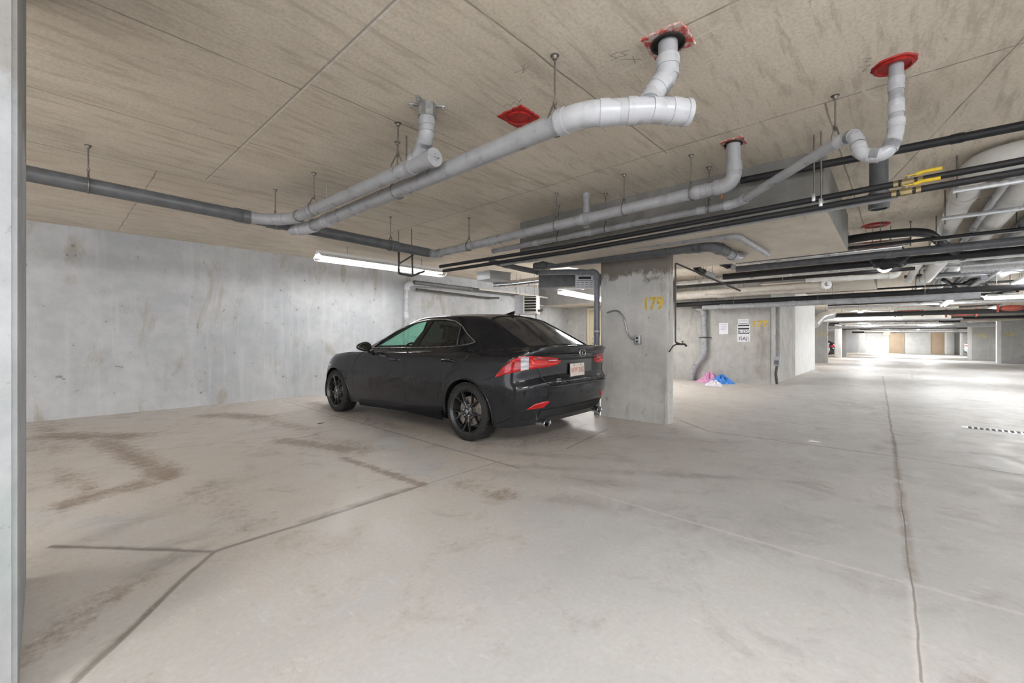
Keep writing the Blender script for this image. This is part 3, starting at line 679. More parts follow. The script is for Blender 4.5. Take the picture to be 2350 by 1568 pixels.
# ---------------------------------------------------------------- fluorescent strips (lamps of the place, plus unseen ones added for even light)
def strip(p0, p1, label, refl=True, tube_m=None, lit=True):
    p0, p1 = Vector(p0), Vector(p1); mid = (p0 + p1) / 2; L = (p1 - p0).length; a = math.atan2(p1.y - p0.y, p1.x - p0.x)
    t = empty('strip_light', mid, label, 'strip light'); t.rotation_euler = (0, 0, a)
    bm = MB(); box(bm, (-L / 2, -.06, 0), (L / 2, .06, .055), .006); build('housing', bm, plain_white, t)
    if refl:
        for s in (-1, 1):
            bm = MB(); vs = [bm.verts.new(q) for q in ((-L / 2, s * .06, .01), (L / 2, s * .06, .01), (L / 2, s * .15, -.05), (-L / 2, s * .15, -.05), (-L / 2, s * .062, .014), (L / 2, s * .062, .014), (L / 2, s * .153, -.047), (-L / 2, s * .153, -.047))]
            for f_ in ((0, 1, 2, 3), (4, 5, 6, 7), (0, 1, 5, 4), (3, 2, 6, 7), (0, 3, 7, 4), (1, 2, 6, 5)): bm.faces.new([vs[i] for i in f_])
            build('reflector', bm, plain_white, t, smooth=False)
        bm = MB(); n = int(L / .1)     # wire guard
        for k in range(n + 1):
            x = -L / 2 + L * k / n
            tube(bm, [(x, -.15, -.05), (x, -.09, -.10), (x, .09, -.10), (x, .15, -.05)], .0028, 5)
        for y in (-.09, 0, .09): tube(bm, [(-L / 2, y, -.10), (L / 2, y, -.10)], .0028, 5)
        build('wire_guard', bm, plain_white, t)
    for s in (-1, 1):
        bm = MB(); tube(bm, [(-L / 2 + .03, s * .04, -.028), (L / 2 - .03, s * .04, -.028)], .017, 12)
        build('tube_lamp', bm, tube_m or TUBE_ON, t)
    bm = MB()
    for s in (-1, 1): tube(bm, [(s * L * .3, 0, .05), (s * L * .3, 0, CEIL + dz(mid.x) - mid.z)], .004, 6)
    if CEIL - mid.z > .07: build('suspension_chain', bm, ROD, t)
    return t
plain_white = plain('white_enamel', (.80, .80, .80), .35, var=.03)
strip((3.054, 7.05, 2.544), (5.614, 7.0, 2.502), 'long caged fluorescent strip light over the front of the car')
strip((7.53, 5.385, 2.159), (9.935, 5.701, 2.128), 'bright fluorescent strip light seen between the duct and the standpipe', refl=False)
LIGHTS = [((-3.6, 4.4), 'A', 2.60), ((-2.8, .9), 'A', 2.60), ((.4, -.9), 'A', 2.62), ((6.6, -5.6), 'A', 2.55), ((1.6, -6.0), 'A', 2.55), ((9.2, 5.2), 'A', 2.45),  # strips round the camera are unseen, added to brighten the near floor and bay
          ((10.2, -3.6), 'A', 2.40), ((12.6, -1.9), 'A', 2.28), ((18.6, -1.2), 'A', 2.28), ((23.0, -2.6), 'A', 2.30), ((29.0, 1.2), 'A', 2.30), ((36.0, -1.6), 'A', 2.30), ((44.0, .4), 'A', 2.30), ((52.0, -1.6), 'A', 2.3), ((57.0, 1.0), 'A', 2.3), ((23.0, 1.0), 'A', 2.3), ((36.0, 1.2), 'A', 2.3), ((48.0, -2.2), 'A', 2.3),
          ((31.6, 5.5), 'B', 2.5), ((46.0, -8.6), 'B', 2.5), ((24.0, -7.4), 'B', 2.4)]
names = ['added out of view behind the near column', 'added out of view behind the camera', 'added out of view beside the camera over the aisle', 'added out of view over the near aisle at the right', 'added out of view farther right of the camera', 'behind the numbered column',
         'over the right of the aisle', 'first down the aisle', 'second down the aisle', 'third down the aisle', 'fourth down the aisle', 'fifth down the aisle', 'sixth down the aisle', 'seventh down the aisle', 'last before the far doors', 'left of the aisle past the white wall', 'left of the aisle by the second far column', 'right of the aisle near the far doors',
         'in the far left bay', 'in the far right bay', 'in the middle right bay']
for ((x, y), d, z), nm in zip(LIGHTS, names):
    L = 1.25; z += dz(x)
    if d == 'A': p0, p1 = (x - L, y, z), (x + L, y, z)
    else: p0, p1 = (x, y - L, z), (x, y + L, z)
    strip(p0, p1, 'fluorescent strip light ' + nm, refl=False, tube_m=TUBE_END if x > 33 else TUBE_ON if x < -3 else TUBE_FAR)

# ---------------------------------------------------------------- services over the aisle, beyond the column
BEYOND = [
 # label, ends, radius, material, couplings
 ('thin black pipe highest of those crossing right of the column', [(7.704, 1.871, 2.42), (7.704, -1.596, 2.42)], .022, BLACKI, ()),
 ('silver jacketed pipe crossing just under the thin black pipe', [(7.813, 1.964, 2.38), (7.813, -0.082, 2.38)], .036, ALU, (.3, .6)),
 ('thick dark grey pipe with a sleeve, crossing right of the column', [(8.043, 2.021, 2.33), (8.043, -1.956, 2.33)], .055, PVCD, (.12, .5)),
 ('thick black insulated pipe under the thick dark grey one', [(8.663, 2.403, 2.3), (8.663, -2.107, 2.3)], .055, BLACKI, ()),
 ('slim cream pipe under the thick black insulated pipe', [(9.294, 3.457, 2.3), (9.294, -0.149, 2.3)], .018, CREAMP, ()),
 ('silver pipe with dark bands crossing at the column edge level', [(9.081, 3.442, 2.3), (9.081, -1.335, 2.3)], .034, ALU, (.1, .3, .55)),
 ('black pipe just under the silver banded pipe', [(9.58, 3.631, 2.28), (9.58, -0.258, 2.28)], .030, BLACKI, ()),
 ('wide cream jacketed pipe crossing in front of the concrete block wall', [(11.268, 4.271, 2.25), (11.268, 1.086, 2.25)], .105, CREAMP, (.35,)),
 ('wide black insulated pipe above the 177 wall', [(11.62, 4.405, 2.041), (11.62, -2.407, 2.041)], .060, BLACKI, (.2,)),
 ('grey drain pipe along the top of the 177 wall', [(11.45, 3.667, 1.921), (11.45, -1.172, 1.921)], .060, PVC, (.1, .4)),
 ('thin brown pipe under the grey drain at the 177 wall', [(11.7, 4.004, 1.948), (11.7, 3.122, 1.948)], .020, IRON, ()),
 ('light grey pipe crossing the aisle level with the far yellow valve', [(14.95, 1.371, 2.311), (14.95, -2.198, 2.311)], .045, PVC, (.5,)),
 ('slim black pipe crossing just above the far yellow valve', [(14.163, 1.803, 2.379), (14.163, -3.445, 2.379)], .024, BLACKI, ()),
 ('dark pipe crossing through the white duct bundle, upper', [(12.106, -0.16, 2.419), (12.106, -3.348, 2.419)], .035, PVCD, ()),
 ('dark pipe crossing through the white duct bundle, lower', [(15.32, -0.203, 2.367), (15.32, -4.236, 2.367)], .035, BLACKI, ()),
 ('black pipe crossing below the lattice of white ducts', [(18.788, 1.748, 2.313), (18.788, -5.195, 2.313)], .040, BLACKI, ()),
 ('grey pipe crossing below the lattice of white ducts', [(19.912, 1.853, 2.282), (19.912, -5.506, 2.282)], .040, PVC, ()),
 ('white pipe crossing far down the aisle above the red valve', [(21.914, 1.538, 2.233), (21.914, -1.718, 2.233)], .045, JACKET, ()),
 ('black pipe crossing far down the aisle level with the red valve', [(24.836, 2.12, 2.204), (24.836, -6.868, 2.204)], .05, BLACKI, ()),
 ('wide white jacketed pipe with a flexible end beside the white wall', [(24.465, 2.12, 2.158), (24.465, -0.147, 2.158)], .085, JACKET, ()),
 ('cream pipe crossing far off, above the far right columns', [(33.511, 2.12, 2.089), (33.511, -5.9, 2.089)], .05, CREAMP, ()),
 ('black pipe crossing far off, above the far right columns', [(30.545, 2.12, 2.138), (30.545, -6.327, 2.138)], .06, BLACKI, ()),
 ('dark grey pipe crossing far off, just over the far columns', [(37.457, 2.12, 2.011), (37.457, -7.759, 2.011)], .06, PVCD, ()),
 ('white pipe crossing nearly at the far end', [(41.73, 2.12, 1.979), (41.73, -4.074, 1.979)], .07, JACKET, ()),
 ('dark pipe crossing nearly at the far end', [(46.135, 2.12, 1.895), (46.135, -5.776, 1.895)], .09, BLACKI, ()),
 ('dark pipe crossing right before the far doors', [(54.244, 2.12, 1.786), (54.244, -5.039, 1.786)], .10, IRON, ()),
]
for lab, ends, r, mat, cs in BEYOND:
    pipe('service_pipe', lab, 'pipe', ends, r, mat, GALV if mat in (ALU,) else None, coup=[(0, c) for c in cs], seg=14, hang=[(0, .15), (0, .5), (0, .85)])
    (x0, y0, z0), (x1, y1, z1) = ends
rq = random.Random(5)
ORD = 'first second third fourth fifth sixth seventh eighth ninth tenth eleventh twelfth thirteenth fourteenth fifteenth sixteenth'.split()
for k in range(16):
    x = 21.8 + k * 2.2; mt, mn = [(BLACKI, 'black'), (JACKET, 'white'), (PVC, 'grey'), (ALU, 'silver')][k % 4]
    y0 = rq.uniform(.2, 3.6); y1 = -rq.uniform(1.5, 7.5); z = rq.uniform(2.0, 2.2) + dz(x); r = rq.uniform(.04, .09)
    pipe('service_pipe', '%s pipe crossing the far aisle, the %s crossing past the rounded white wall' % (mn, ORD[k]), 'pipe', [(x, y0, z), (x, y1, z)], r, mt, GALV if mt is ALU else None, coup=[(0, .3), (0, .7)], seg=12, hang=[(0, .2), (0, .8)])
    y = rq.uniform(-3.2, 1.8)
    if k % 2: pipe('service_pipe', '%s pipe running lengthwise down the far aisle by the %s crossing' % (mn, ORD[k]), 'pipe', [(x, y, 2.38 + dz(x)), (x + 4, y, 2.38 + dz(x + 4))], .07, mt, seg=12, hang=[(0, .1), (0, .9)])
# trapeze rods holding the near runs
HR = [(1.0, 'a'), (-.6, 'b')]
for k, (u, v, z, lab) in enumerate([
    (1902, 575, 2.42, 'rod hanger above the thin black pipe right of the drop panel edge'),
    (1797, 640, 2.28, 'thin rod over the black pipe left of the long cream pipe'),
    (1735, 668, 2.3, 'pale rod hanging over the wide cream pipe'),
    (2176, 600, 2.30, 'thick rod hanger on the black insulated pipe right of the valve bonnet'),
    (2090, 560, 2.42, 'rod hanger in front of the steel tray support')]):
    P = {1902: (7.713, 0.707, 2.42), 1797: (9.564, 1.586, 2.28), 1735: (11.809, 2.527, 2.3), 2176: (9.017, -0.6, 2.33), 2090: (7.922, -0.17, 2.42)}[u]
    hanger(P, .02, 'B', lab, ring=k != 2, mat=GALV if k in (2, 3) else ROD)

# white insulated ducts running down the aisle at the upper right, with steel trapezes
def along(label, y, z, x0, x1, r, mat, coup=(), name='insulated_duct', cat='duct'):
    return pipe(name, label, cat, [(x0, y, z), (x1, y, z)], r, mat, coup=[(0, c) for c in coup], seg=18)
pipe('insulated_duct', 'white insulated duct highest at the right picture edge, bending into the aisle', 'duct', [(5.2, -3.2, 2.58), (5.2, -.53, 2.60), (16, -.53, 2.60)], .095, JACKET, rad=.3, coup=[(1, .1)])
along('white insulated duct second from the top at the right edge', -.90, 2.58, 5.5, 19.5, .115, JACKET)
along('white insulated duct third from the top at the right edge', -1.32, 2.58, 5.5, 19.8, .115, JACKET)
along('white insulated duct lowest of the bundle at the right edge', -1.76, 2.58, 5.5, 20.0, .115, JACKET)
along('grey cable conduit between the two upper white ducts', -.725, 2.49, 5.2, 19.5, .03, PVC, name='conduit', cat='conduit')
along('grey cable conduit between the two middle white ducts', -1.11, 2.49, 5.2, 19.5, .035, PVCD, name='conduit', cat='conduit')
along('grey cable conduit between the two lowest white ducts', -1.54, 2.49, 5.2, 19.5, .035, PVC, name='conduit', cat='conduit')
pipe('service_pipe', 'white pipe slanting down the aisle left of the duct bundle', 'pipe', [(9.819, -0.317, 2.42), (12.288, -0.231, 2.347)], .06, JACKET)
pipe('service_pipe', 'wider white pipe slanting down the aisle beside the duct bundle', 'pipe', [(9.949, -0.581, 2.42), (12.366, -0.498, 2.376)], .095, JACKET)
along('dark pipe running down the aisle under the white ducts', -1.32, 2.33, 12.4, 20, .05, PVCD, name='service_pipe', cat='pipe')
TR = [5.35, 6.5, 7.8, 9.3, 10.9, 12.7, 14.8, 17.2, 20.0]
TN = ['nearest', 'second', 'third', 'fourth', 'fifth', 'sixth', 'seventh', 'eighth', 'ninth']
for k, x in enumerate(TR):
    y1 = -.38; y0 = -2.0
    bm = MB(); box(bm, (x - .02, y0, 2.405), (x + .02, y1, 2.445), .003); o = build('trapeze_bracket', bm, GALV)
    tag(o, 'steel trapeze bracket under the white ducts, %s from the camera' % TN[k], 'bracket')
    for y in (y0 + .03, y1 - .03):
        bm = MB(); tube(bm, [(x, y, 2.36), (x, y, CEIL)], .007, 6); build('rod', bm, ROD, o)
# transverse flat ducts crossing under the slab further down
def duct(label, lo, hi, mat):
    t = empty('rectangular_duct', [(a + b) / 2 for a, b in zip(lo, hi)], label, 'duct'); c = Vector(t.location)
    bm = MB(); box(bm, Vector(lo) - c, Vector(hi) - c, .01); build('casing', bm, mat, t)
    n = max(2, int((hi[1] - lo[1]) / 1.2))
    for k in range(1, n):
        y = lo[1] + (hi[1] - lo[1]) * k / n - c.y
        bm = MB(); e = .012; box(bm, (lo[0] - c.x - e, y - .015, lo[2] - c.z - e), (hi[0] - c.x + e, y + .015, hi[2] - c.z + e), .002); build('joint_flange', bm, GALV, t)
ribbed('corrugated_duct', 'wide corrugated steel duct at the right edge beneath the black pipes', [(10.516, -0.85, 2.36), (10.516, -3.6, 2.36)], .115, GALV, .05)
for n_, x in enumerate((33.6, 43.0)):
    bm = MB(); box(bm, (x, -13.6, 2.25 + dz(x)), (x + .5, 9, CEIL + .01 + dz(x)), .02); struct(build('trim_%d' % (7 + n_), bm, W177))
# curved black insulated loop with the steel drain beneath
pipe('insulated_pipe', 'black insulated pipe bending down in a curve at the upper right', 'pipe', [(7.528, 0.641, 2.5), (7.395, 0.177, 2.5), (7.52, -0.303, 2.5), (8.296, -0.506, 2.42), (8.837, -0.736, 2.3)], .055, BLACKI, rad=.25, elbows=False)
ribbed('flexible_duct', 'silver ribbed duct under the curved black pipe', [(7.888, 0.64, 2.47), (7.947, 0.097, 2.47), (7.973, -0.171, 2.47)], .05, ALU)
pipe('conduit', 'pale conduit dropping at a slant from the lowered slab edge', 'pipe', [(6.631, 0.495, 2.7), (7.58, 0.469, 2.55)], .016, PVCL)
# valve bonnet + white insulated valve
vp = (8.438, 0.045, 2.33)
t_ = empty('insulated_valve', vp, 'lumpy black insulated valve jacket on the thick pipes', 'valve')
bm = MB(); bmesh.ops.create_icosphere(bm, subdivisions=4, radius=1)
rn = random.Random(3)
for v in bm.verts:
    c = v.co; k = 1 + .12 * math.sin(5 * c.x + 2) * math.cos(6 * c.z) + .08 * math.sin(9 * c.y + c.x * 4)
    v.co = Vector((math.copysign(abs(c.x) ** .7, c.x) * .11 * k, math.copysign(abs(c.y) ** .7, c.y) * .20 * k, math.copysign(abs(c.z) ** .7, c.z) * .15 * k))
build('jacket', bm, BLACKI, t_)
rods(t_, [(vp[0], vp[1], vp[2] + .1)])
pipe('service_pipe', 'bright white pipe with an elbow below the black valve jacket', 'pipe', [(9.818, 1.25, 2.25), (10.221, -0.05, 2.25), (10.221, -0.05, 2.6)], .045, JACKET, rad=.09, coup=[(0, .5), (0, .1)], hang=[(0, .3)])
t_ = empty('globe_lamp', (9.409, 0.115, 2.33), 'round glowing white globe lamp under the black valve jacket', 'lamp')
bm = MB(); bmesh.ops.create_uvsphere(bm, u_segments=24, v_segments=14, radius=.10); build('globe', bm, glow('lit_globe', (1, .99, .97), 6.), t_)
bm = MB(); lathe(bm, [(.05, .085), (.06, .085), (.06, .14), (0, .14)], Matrix(), 20); tube(bm, [(0, 0, .13), (0, 0, CEIL + dz(t_.location.x) - t_.location.z)], .012, 8); build('base', bm, GALV, t_)
# capped pipe marked L
ce = (10.899, 1.036, 2.25)
o = pipe('service_pipe', 'cream pipe ending in a round white cap marked L', 'pipe', [(ce[0], ce[1] + 2.4, 2.25), (ce[0], ce[1], 2.25)], .06, CREAMP, JACKET, hang=[(0, .5)])
bm = MB(); M = aim(ce, Vector((-.72, -.69, 0))); lathe(bm, [(.0, -.05), (.095, -.05), (.10, -.01), (.095, .02), (0, .02)], M, 28); cp = build('end_cap', bm, plain_white, o)
text_mesh('L', .11, Matrix.Translation(Vector(ce) + Vector((-.72, -.69, 0)) * .023) @ Matrix(((.69, 0, -.72), (-.72, 0, -.69), (0, 1, 0))).to_4x4(), INK, 'cap_letter', cp)
# vertical white/silver stubs behind
for k, (u, v) in enumerate([(1683, 650), (1813, 632), (1880, 625), (1900, 622)]):
    P = {1683: (12.558, 3.231, 2.732), 1813: (12.402, 1.909, 2.788), 1880: (12.298, 1.277, 2.802), 1900: (12.408, 1.155, 2.822)}[u]
    Q = {1683: (12.558, 3.231, 2.508), 1813: (12.402, 1.909, 2.583), 1880: (12.298, 1.277, 2.576), 1900: (12.408, 1.155, 2.596)}[u]
    pipe('vertical_stub', ['slim white upright pipe stub left of the zigzag conduit', 'silver upright stub right of the zigzag conduit', 'wide silver upright stub above the L cap', 'narrow white upright stub above the L cap'][k], 'pipe', [P, Q], [.035, .05, .065, .04][k], [JACKET, ALU, ALU, JACKET][k])
pipe('conduit', 'cream zigzag conduit between the upright stubs', 'pipe', [(10.78, 2.368, 2.597), (11.03, 2.09, 2.42), (11.043, 2.075, 2.578), (11.161, 1.943, 2.45)], .011, CREAMP, elbows=False, rad=.02)
# red iron valves down the aisle
def red_valve(p, s, label):
    global rv_
    t = empty('fire_valve', p, label, 'valve')
    bm = MB(); bmesh.ops.create_uvsphere(bm, u_segments=20, v_segments=12, radius=1)
    for v in bm.verts: v.co = Vector((v.co.x * .13 * s, v.co.y * .30 * s, v.co.z * .10 * s))
    build('body', bm, RUST, t)
    for e in (-1, 1):
        bm = MB(); lathe(bm, [(0, -.02 * s), (.13 * s, -.02 * s), (.13 * s, .02 * s), (0, .02 * s)], Matrix.Translation((0, e * .3 * s, 0)) @ Matrix.Rotation(math.radians(90), 4, 'X'), 18); build('pipe_flange', bm, RUST, t)
    rods(t, [(p[0], p[1], p[2] + .05)])
red_valve((22.714, -0.426, 2.145), 1.3, 'dark red fire valve in the middle of the aisle pipes')
red_valve((23.168, -1.873, 2.091), 1.3, 'dark red fire valve right of the middle one, over the far columns')
red_valve((21.01, -2.835, 2.112), 1.0, 'bright red fire valve at the right picture edge')
ball_valve((14.935, -0.031, 2.311), (0, -1), 'small brass valve with yellow lever far above the aisle')
t_ = empty('exit_sign', (48.001, 0.449, 1.546), 'small orange lit exit sign at the far end', 'sign')
bm = MB(); box(bm, (-.05, -.22, -.13), (.05, .22, .13), .01); build('casing', bm, EXITG, t_); rods(t_, [(t_.location.x, t_.location.y, t_.location.z + .12)])
for k, (P_, lab) in enumerate([
    ([(13.227, -0.806, 2.418), (16.33, -1.32, 2.388), (17.992, -1.841, 2.361), (17.091, -2.403, 2.37)], 'black cable looping under the white ducts, lowest loop'),
    ([(14.289, -1.224, 2.408), (13.495, -1.337, 2.415), (16.708, -1.926, 2.374)], 'short thick black cable kinked under the white ducts'),
    ([(17.737, -0.333, 2.364), (20.754, -0.759, 2.334), (23.189, -1.413, 2.31), (22.818, -2.857, 2.314)], 'black cable sagging beneath the far end of the white ducts'),
    ([(11.505, -1.466, 2.43), (13.786, -1.488, 2.412), (19.497, -1.528, 2.357)], 'grey cable running slantwise under the white ducts')]):
    bm = MB(); tube(bm, P_, .04, 10, .8); o = tag(build('cable', bm, PVCD if k == 3 else BLACKI), lab, 'cable')
# large round lamp flare at right = wide lit fixture
t_ = empty('wide_light', (17.791, -2.424, 2.283), 'wide bright white light fixture at the right picture edge', 'strip light')
bm = MB(); box(bm, (-.35, -.5, -.05), (.35, .5, .0), .03); build('diffuser', bm, glow('bright_diffuser', (1, 1, .98), 9.), t_); rods(t_, [(t_.location.x, t_.location.y - .3, t_.location.z + .04), (t_.location.x, t_.location.y + .3, t_.location.z + .04)])
bm = MB(); box(bm, (-.37, -.52, .0), (.37, .52, .05), .01); build('housing', bm, plain_white, t_)
# flexible duct mouth by the white wall
ribbed('flexible_duct', 'white ribbed flexible duct drooping beside the rounded white wall corner', [(21.858, 1.86, 2.109), (21.288, 2.195, 2.027), (20.721, 2.378, 1.681)], .17, plain('silver_flex', (.62, .62, .62), .35, .6), .09)

# ---------------------------------------------------------------- on the 177 wall
XW = 11.868
pipe('drain_pipe', 'grey drain pipe running down the 177 wall and kicking left at the floor', 'pipe', [(11.78, 3.918, 1.934), (11.78, 3.751, 1.88), (11.78, 3.729, 0.724), (11.78, 4.032, 0.271), (11.78, 4.055, 0.022)], .062, PVC, rad=.12, coup=[(1, .15)])
t_ = empty('pipe_strap', (11.78, 3.729, 1.152), 'dark strap holding the grey drain to the 177 wall', 'strap')
bm = MB(); lathe(bm, [(.063, -.02), (.07, -.02), (.07, .02), (.063, .02)], Matrix(), 20); box(bm, (.02, -.15, -.015), (.085, .15, .015), .003); build('band', bm, IRON, t_)
def paper(label, u0, v0, u1, v1, a, b, lines, mat=None):
    (x0, y0, z0), (x1, y1, z1) = a, b; c = Vector((XW, (y0 + y1) / 2, (z0 + z1) / 2)); w = abs(y0 - y1) / 2; hh = abs(z0 - z1) / 2
    t = empty('paper_notice', c, label, 'notice')
    bm = MB(); box(bm, (-.004, -w, -hh), (0, w, hh)); build('sheet', bm, mat or PAPER, t)
    bm = MB()
    for (q0, q1, s0, s1) in lines: box(bm, (-.0055, w - q1 * 2 * w, hh - s1 * 2 * hh), (-.004, w - q0 * 2 * w, hh - s0 * 2 * hh))
    build('printing', bm, INKG if label.startswith('plain') else INK, t); return t
INKG = plain('faint_grey_ink', (.45, .46, .58), .7)
paper('plain white letter page left of the black barred notice on the 177 wall', 0, 0, 0, 0, (11.868, 3.392, 1.527), (11.868, 3.177, 1.241), [(.2, .85, .12, .17), (.15, .8, .28, .33), (.15, .8, .42, .47), (.22, .7, .56, .62)])
paper('small white slip taped above the black barred notice', 0, 0, 0, 0, (11.868, 2.942, 1.616), (11.868, 2.704, 1.478), [(.1, .9, .3, .36), (.1, .9, .75, .82)])
nt = paper('tall white notice with black bars between the letter and the 177', 0, 0, 0, 0, (11.868, 2.962, 1.484), (11.868, 2.665, 1.042), [(.06, .92, .03, .10), (.06, .92, .20, .29), (.06, .92, .50, .54)])
w_ = .1
text_mesh('BLDG', .10, face_minus_x(-.006, 0, .035), INK, 'notice_heading', nt, sx=1.1)
text_mesh('ISA||', .13, face_minus_x(-.006, 0, -.14), INK, 'notice_heading', nt, sx=.9)
# electrical riser at the block corner
pipe('conduit', 'tall grey conduit on the block corner above the socket box', 'pipe', [(11.84, 2.07, 1.934), (11.84, 2.07, 0.659)], .045, plain('weathered_conduit', (.2, .2, .2), .5), coup=[(0, .6)])
t_ = empty('socket_box', (11.82, 2.085, 0.586), 'small grey electrical box at the foot of the tall conduit', 'electrical box')
bm = MB(); box(bm, (-.06, -.075, -.11), (.05, .075, .11), .01); build('casing', bm, GREYBOX, t_)
bm = MB(); box(bm, (-.07, -.05, -.08), (-.058, .05, .02), .004); build('cover', bm, PVCD, t_)
bm = MB(); tube(bm, [(0, 0, -.1), (-.02, .02, -.3), (0, 0, -.55)], .03, 10); build('flexible_lead', bm, IRON, t_)

# ---------------------------------------------------------------- on the numbered column
XC = 5.4985
pts = [(5.49, 3.087, 1.506), (5.485, 2.979, 1.532), (5.485, 2.897, 1.523), (5.485, 2.817, 1.434), (5.485, 2.79, 1.329), (5.485, 2.764, 1.207), (5.485, 2.699, 1.122), (5.485, 2.615, 1.116)]
bm = MB(); tube(bm, pts, .0115, 10, .12); t_ = tag(build('flexible_conduit', bm, GALV), 'wavy grey armoured cable leading to the socket on the numbered column', 'cable')
t_ = empty('wall_socket', (5.47, 2.599, 1.116), 'small grey socket box on the numbered column', 'socket')
bm = MB(); box(bm, (-.03, -.042, -.062), (.028, .042, .062), .006); build('back_box', bm, GALV, t_)
bm = MB(); box(bm, (-.034, -.032, -.05), (-.029, .032, .05), .002); fp = build('face_plate', bm, PVCL, t_)
bm = MB()
for z in (-.024, .024): box(bm, (-.036, -.016, z - .014), (-.033, .016, z + .014), .002)
build('receptacle', bm, IRON, fp)
for i, (u, v) in enumerate([(1415, 713), (1438, 762)]):
    pass
pipe('water_pipe', 'thin dark water pipe running down the aisle end of the numbered column', 'pipe', [(5.9, 1.433, 1.732), (5.62, 2.147, 2.131), (5.62, 2.147, 1.082), (5.62, 2.09, 1.066)], .011, IRON, rad=.02, elbows=False)
t_ = empty('hose_tap', (5.62, 2.073, 1.06), 'black hose tap sticking out of the column end', 'tap')
bm = MB(); tube(bm, [(0, .06, 0), (0, -.05, 0), (0, -.07, -.03)], .013, 10, .02); tube(bm, [(0, -.02, 0), (0, -.02, .035)], .008, 8); lathe(bm, [(0, 0), (.022, 0), (.022, .008), (0, .008)], Matrix.Translation((0, -.02, .035)), 12); build('body', bm, IRON, t_)
bm = MB(); tube(bm, [(0, .06, 0), (-.02, .10, -.03), (-.10, .115, -.10)], .009, 8); build('supply_pipe', bm, IRON, t_)

# ---------------------------------------------------------------- small things on the floor
def cloth(name, label, c, r, hgt, mat, seed, sx=1., rz=0.):
    bm = MB(); n, m = 40, 12; rn = random.Random(seed); ph = [rn.uniform(0, 6.28) for _ in range(6)]
    rings = [[bm.verts.new((0, 0, hgt))] * n]
    for j in range(1, m + 1):
        q = j / m; ring = []
        for k in range(n):
            a = 2 * math.pi * k / n
            R = r * q * (1 + .16 * math.sin(3 * a + ph[0]) + .09 * math.sin(7 * a + ph[1]) * q)
            z = hgt * (1 - q ** 1.6) * (1 + .28 * math.sin(5 * a + ph[2] + 4 * q) + .18 * math.sin(9 * a + ph[3] - 6 * q)) + .003
            ring.append(bm.verts.new((R * math.cos(a) * sx, R * math.sin(a), max(.002, z))))
        rings.append(ring)
    ctr = rings[0][0]
    for k in range(n): bm.faces.new((ctr, rings[1][k], rings[1][(k + 1) % n]))
    for j in range(1, m):
        for k in range(n): bm.faces.new((rings[j][k], rings[j + 1][k], rings[j + 1][(k + 1) % n], rings[j][(k + 1) % n]))
    bm.faces.new(rings[-1])
    o = build(name, bm, mat, angle=70); o.location = (c[0], c[1], 0); o.rotation_euler = (0, 0, rz); return tag(o, label, 'rag')
PINK = plain('pink_cloth', (.62, .30, .48), .85, var=.3, scale=18); BLUE = plain('blue_cloth', (.06, .22, .62), .85, var=.4, scale=18); LILAC = plain('white_cloth', (.68, .66, .72), .85, var=.1, scale=18)
cloth('cloth', 'crumpled pink rag at the foot of the 177 wall', (11.61, 3.545), .30, .20, PINK, 1, .9)
cloth('cloth', 'crumpled blue rag at the foot of the 177 wall', (11.466, 3.231), .26, .17, BLUE, 2, 1.0)
cloth('cloth', 'small white rag between the pink and blue rags', (10.835, 3.2), .20, .10, LILAC, 3, 1.1)
cloth('cloth', 'tiny white scrap at the wall foot left of the pink rag', (11.668, 3.814), .05, .03, LILAC, 4)
cloth('litter', 'white paper scrap on the floor past the white wall', (17.408, 1.95), .09, .02, PAPER, 5, 1.6)
def flake(name, label, c, pts, mat, z=.004):
    bm = MB(); vs = [bm.verts.new((x, y, z + .004 * math.sin(7 * x * 9 + y * 5))) for x, y in pts]; f_ = bm.faces.new(vs)
    r = bmesh.ops.extrude_face_region(bm, geom=[f_])
    for v in r['geom']:
        if isinstance(v, bmesh.types.BMVert): v.co.z -= .003
    o = build(name, bm, mat, smooth=False); o.location = (c[0], c[1], 0); return tag(o, label, 'litter')
flake('paper_scrap', 'white triangular paper scrap on the aisle floor right of the column', (5.707, 0.667), [(-.05, .04), (.05, .02), (.0, -.07)], PAPER)
flake('paper_scrap', 'tiny white scrap under the middle of the rear bumper', (4.814, 3.305), [(-.02, .012), (.02, .015), (.0, -.02)], PAPER)
flake('dark_leaf', 'small dark flat leaf on the floor left of the car', (2.511, 5.69), [(-.05, .0), (-.02, .02), (.05, .012), (.04, -.015), (-.03, -.02)], INK, .006)
# trench drain at the right edge
t_ = empty('floor_drain', (*(7.874, -1.062), 0), 'slotted steel floor drain at the right picture edge', 'drain'); t_.rotation_euler = (0, 0, math.radians(86))
bm = MB(); box(bm, (-.95, -.10, 0), (.42, .10, .003), .001); build('drain_frame', bm, GALV, t_)
bm = MB()
for k in range(26): box(bm, (-.92 + k * .05, -.08, .0028), (-.89 + k * .05, .08, .0045))
build('slots', bm, DARKV, t_)

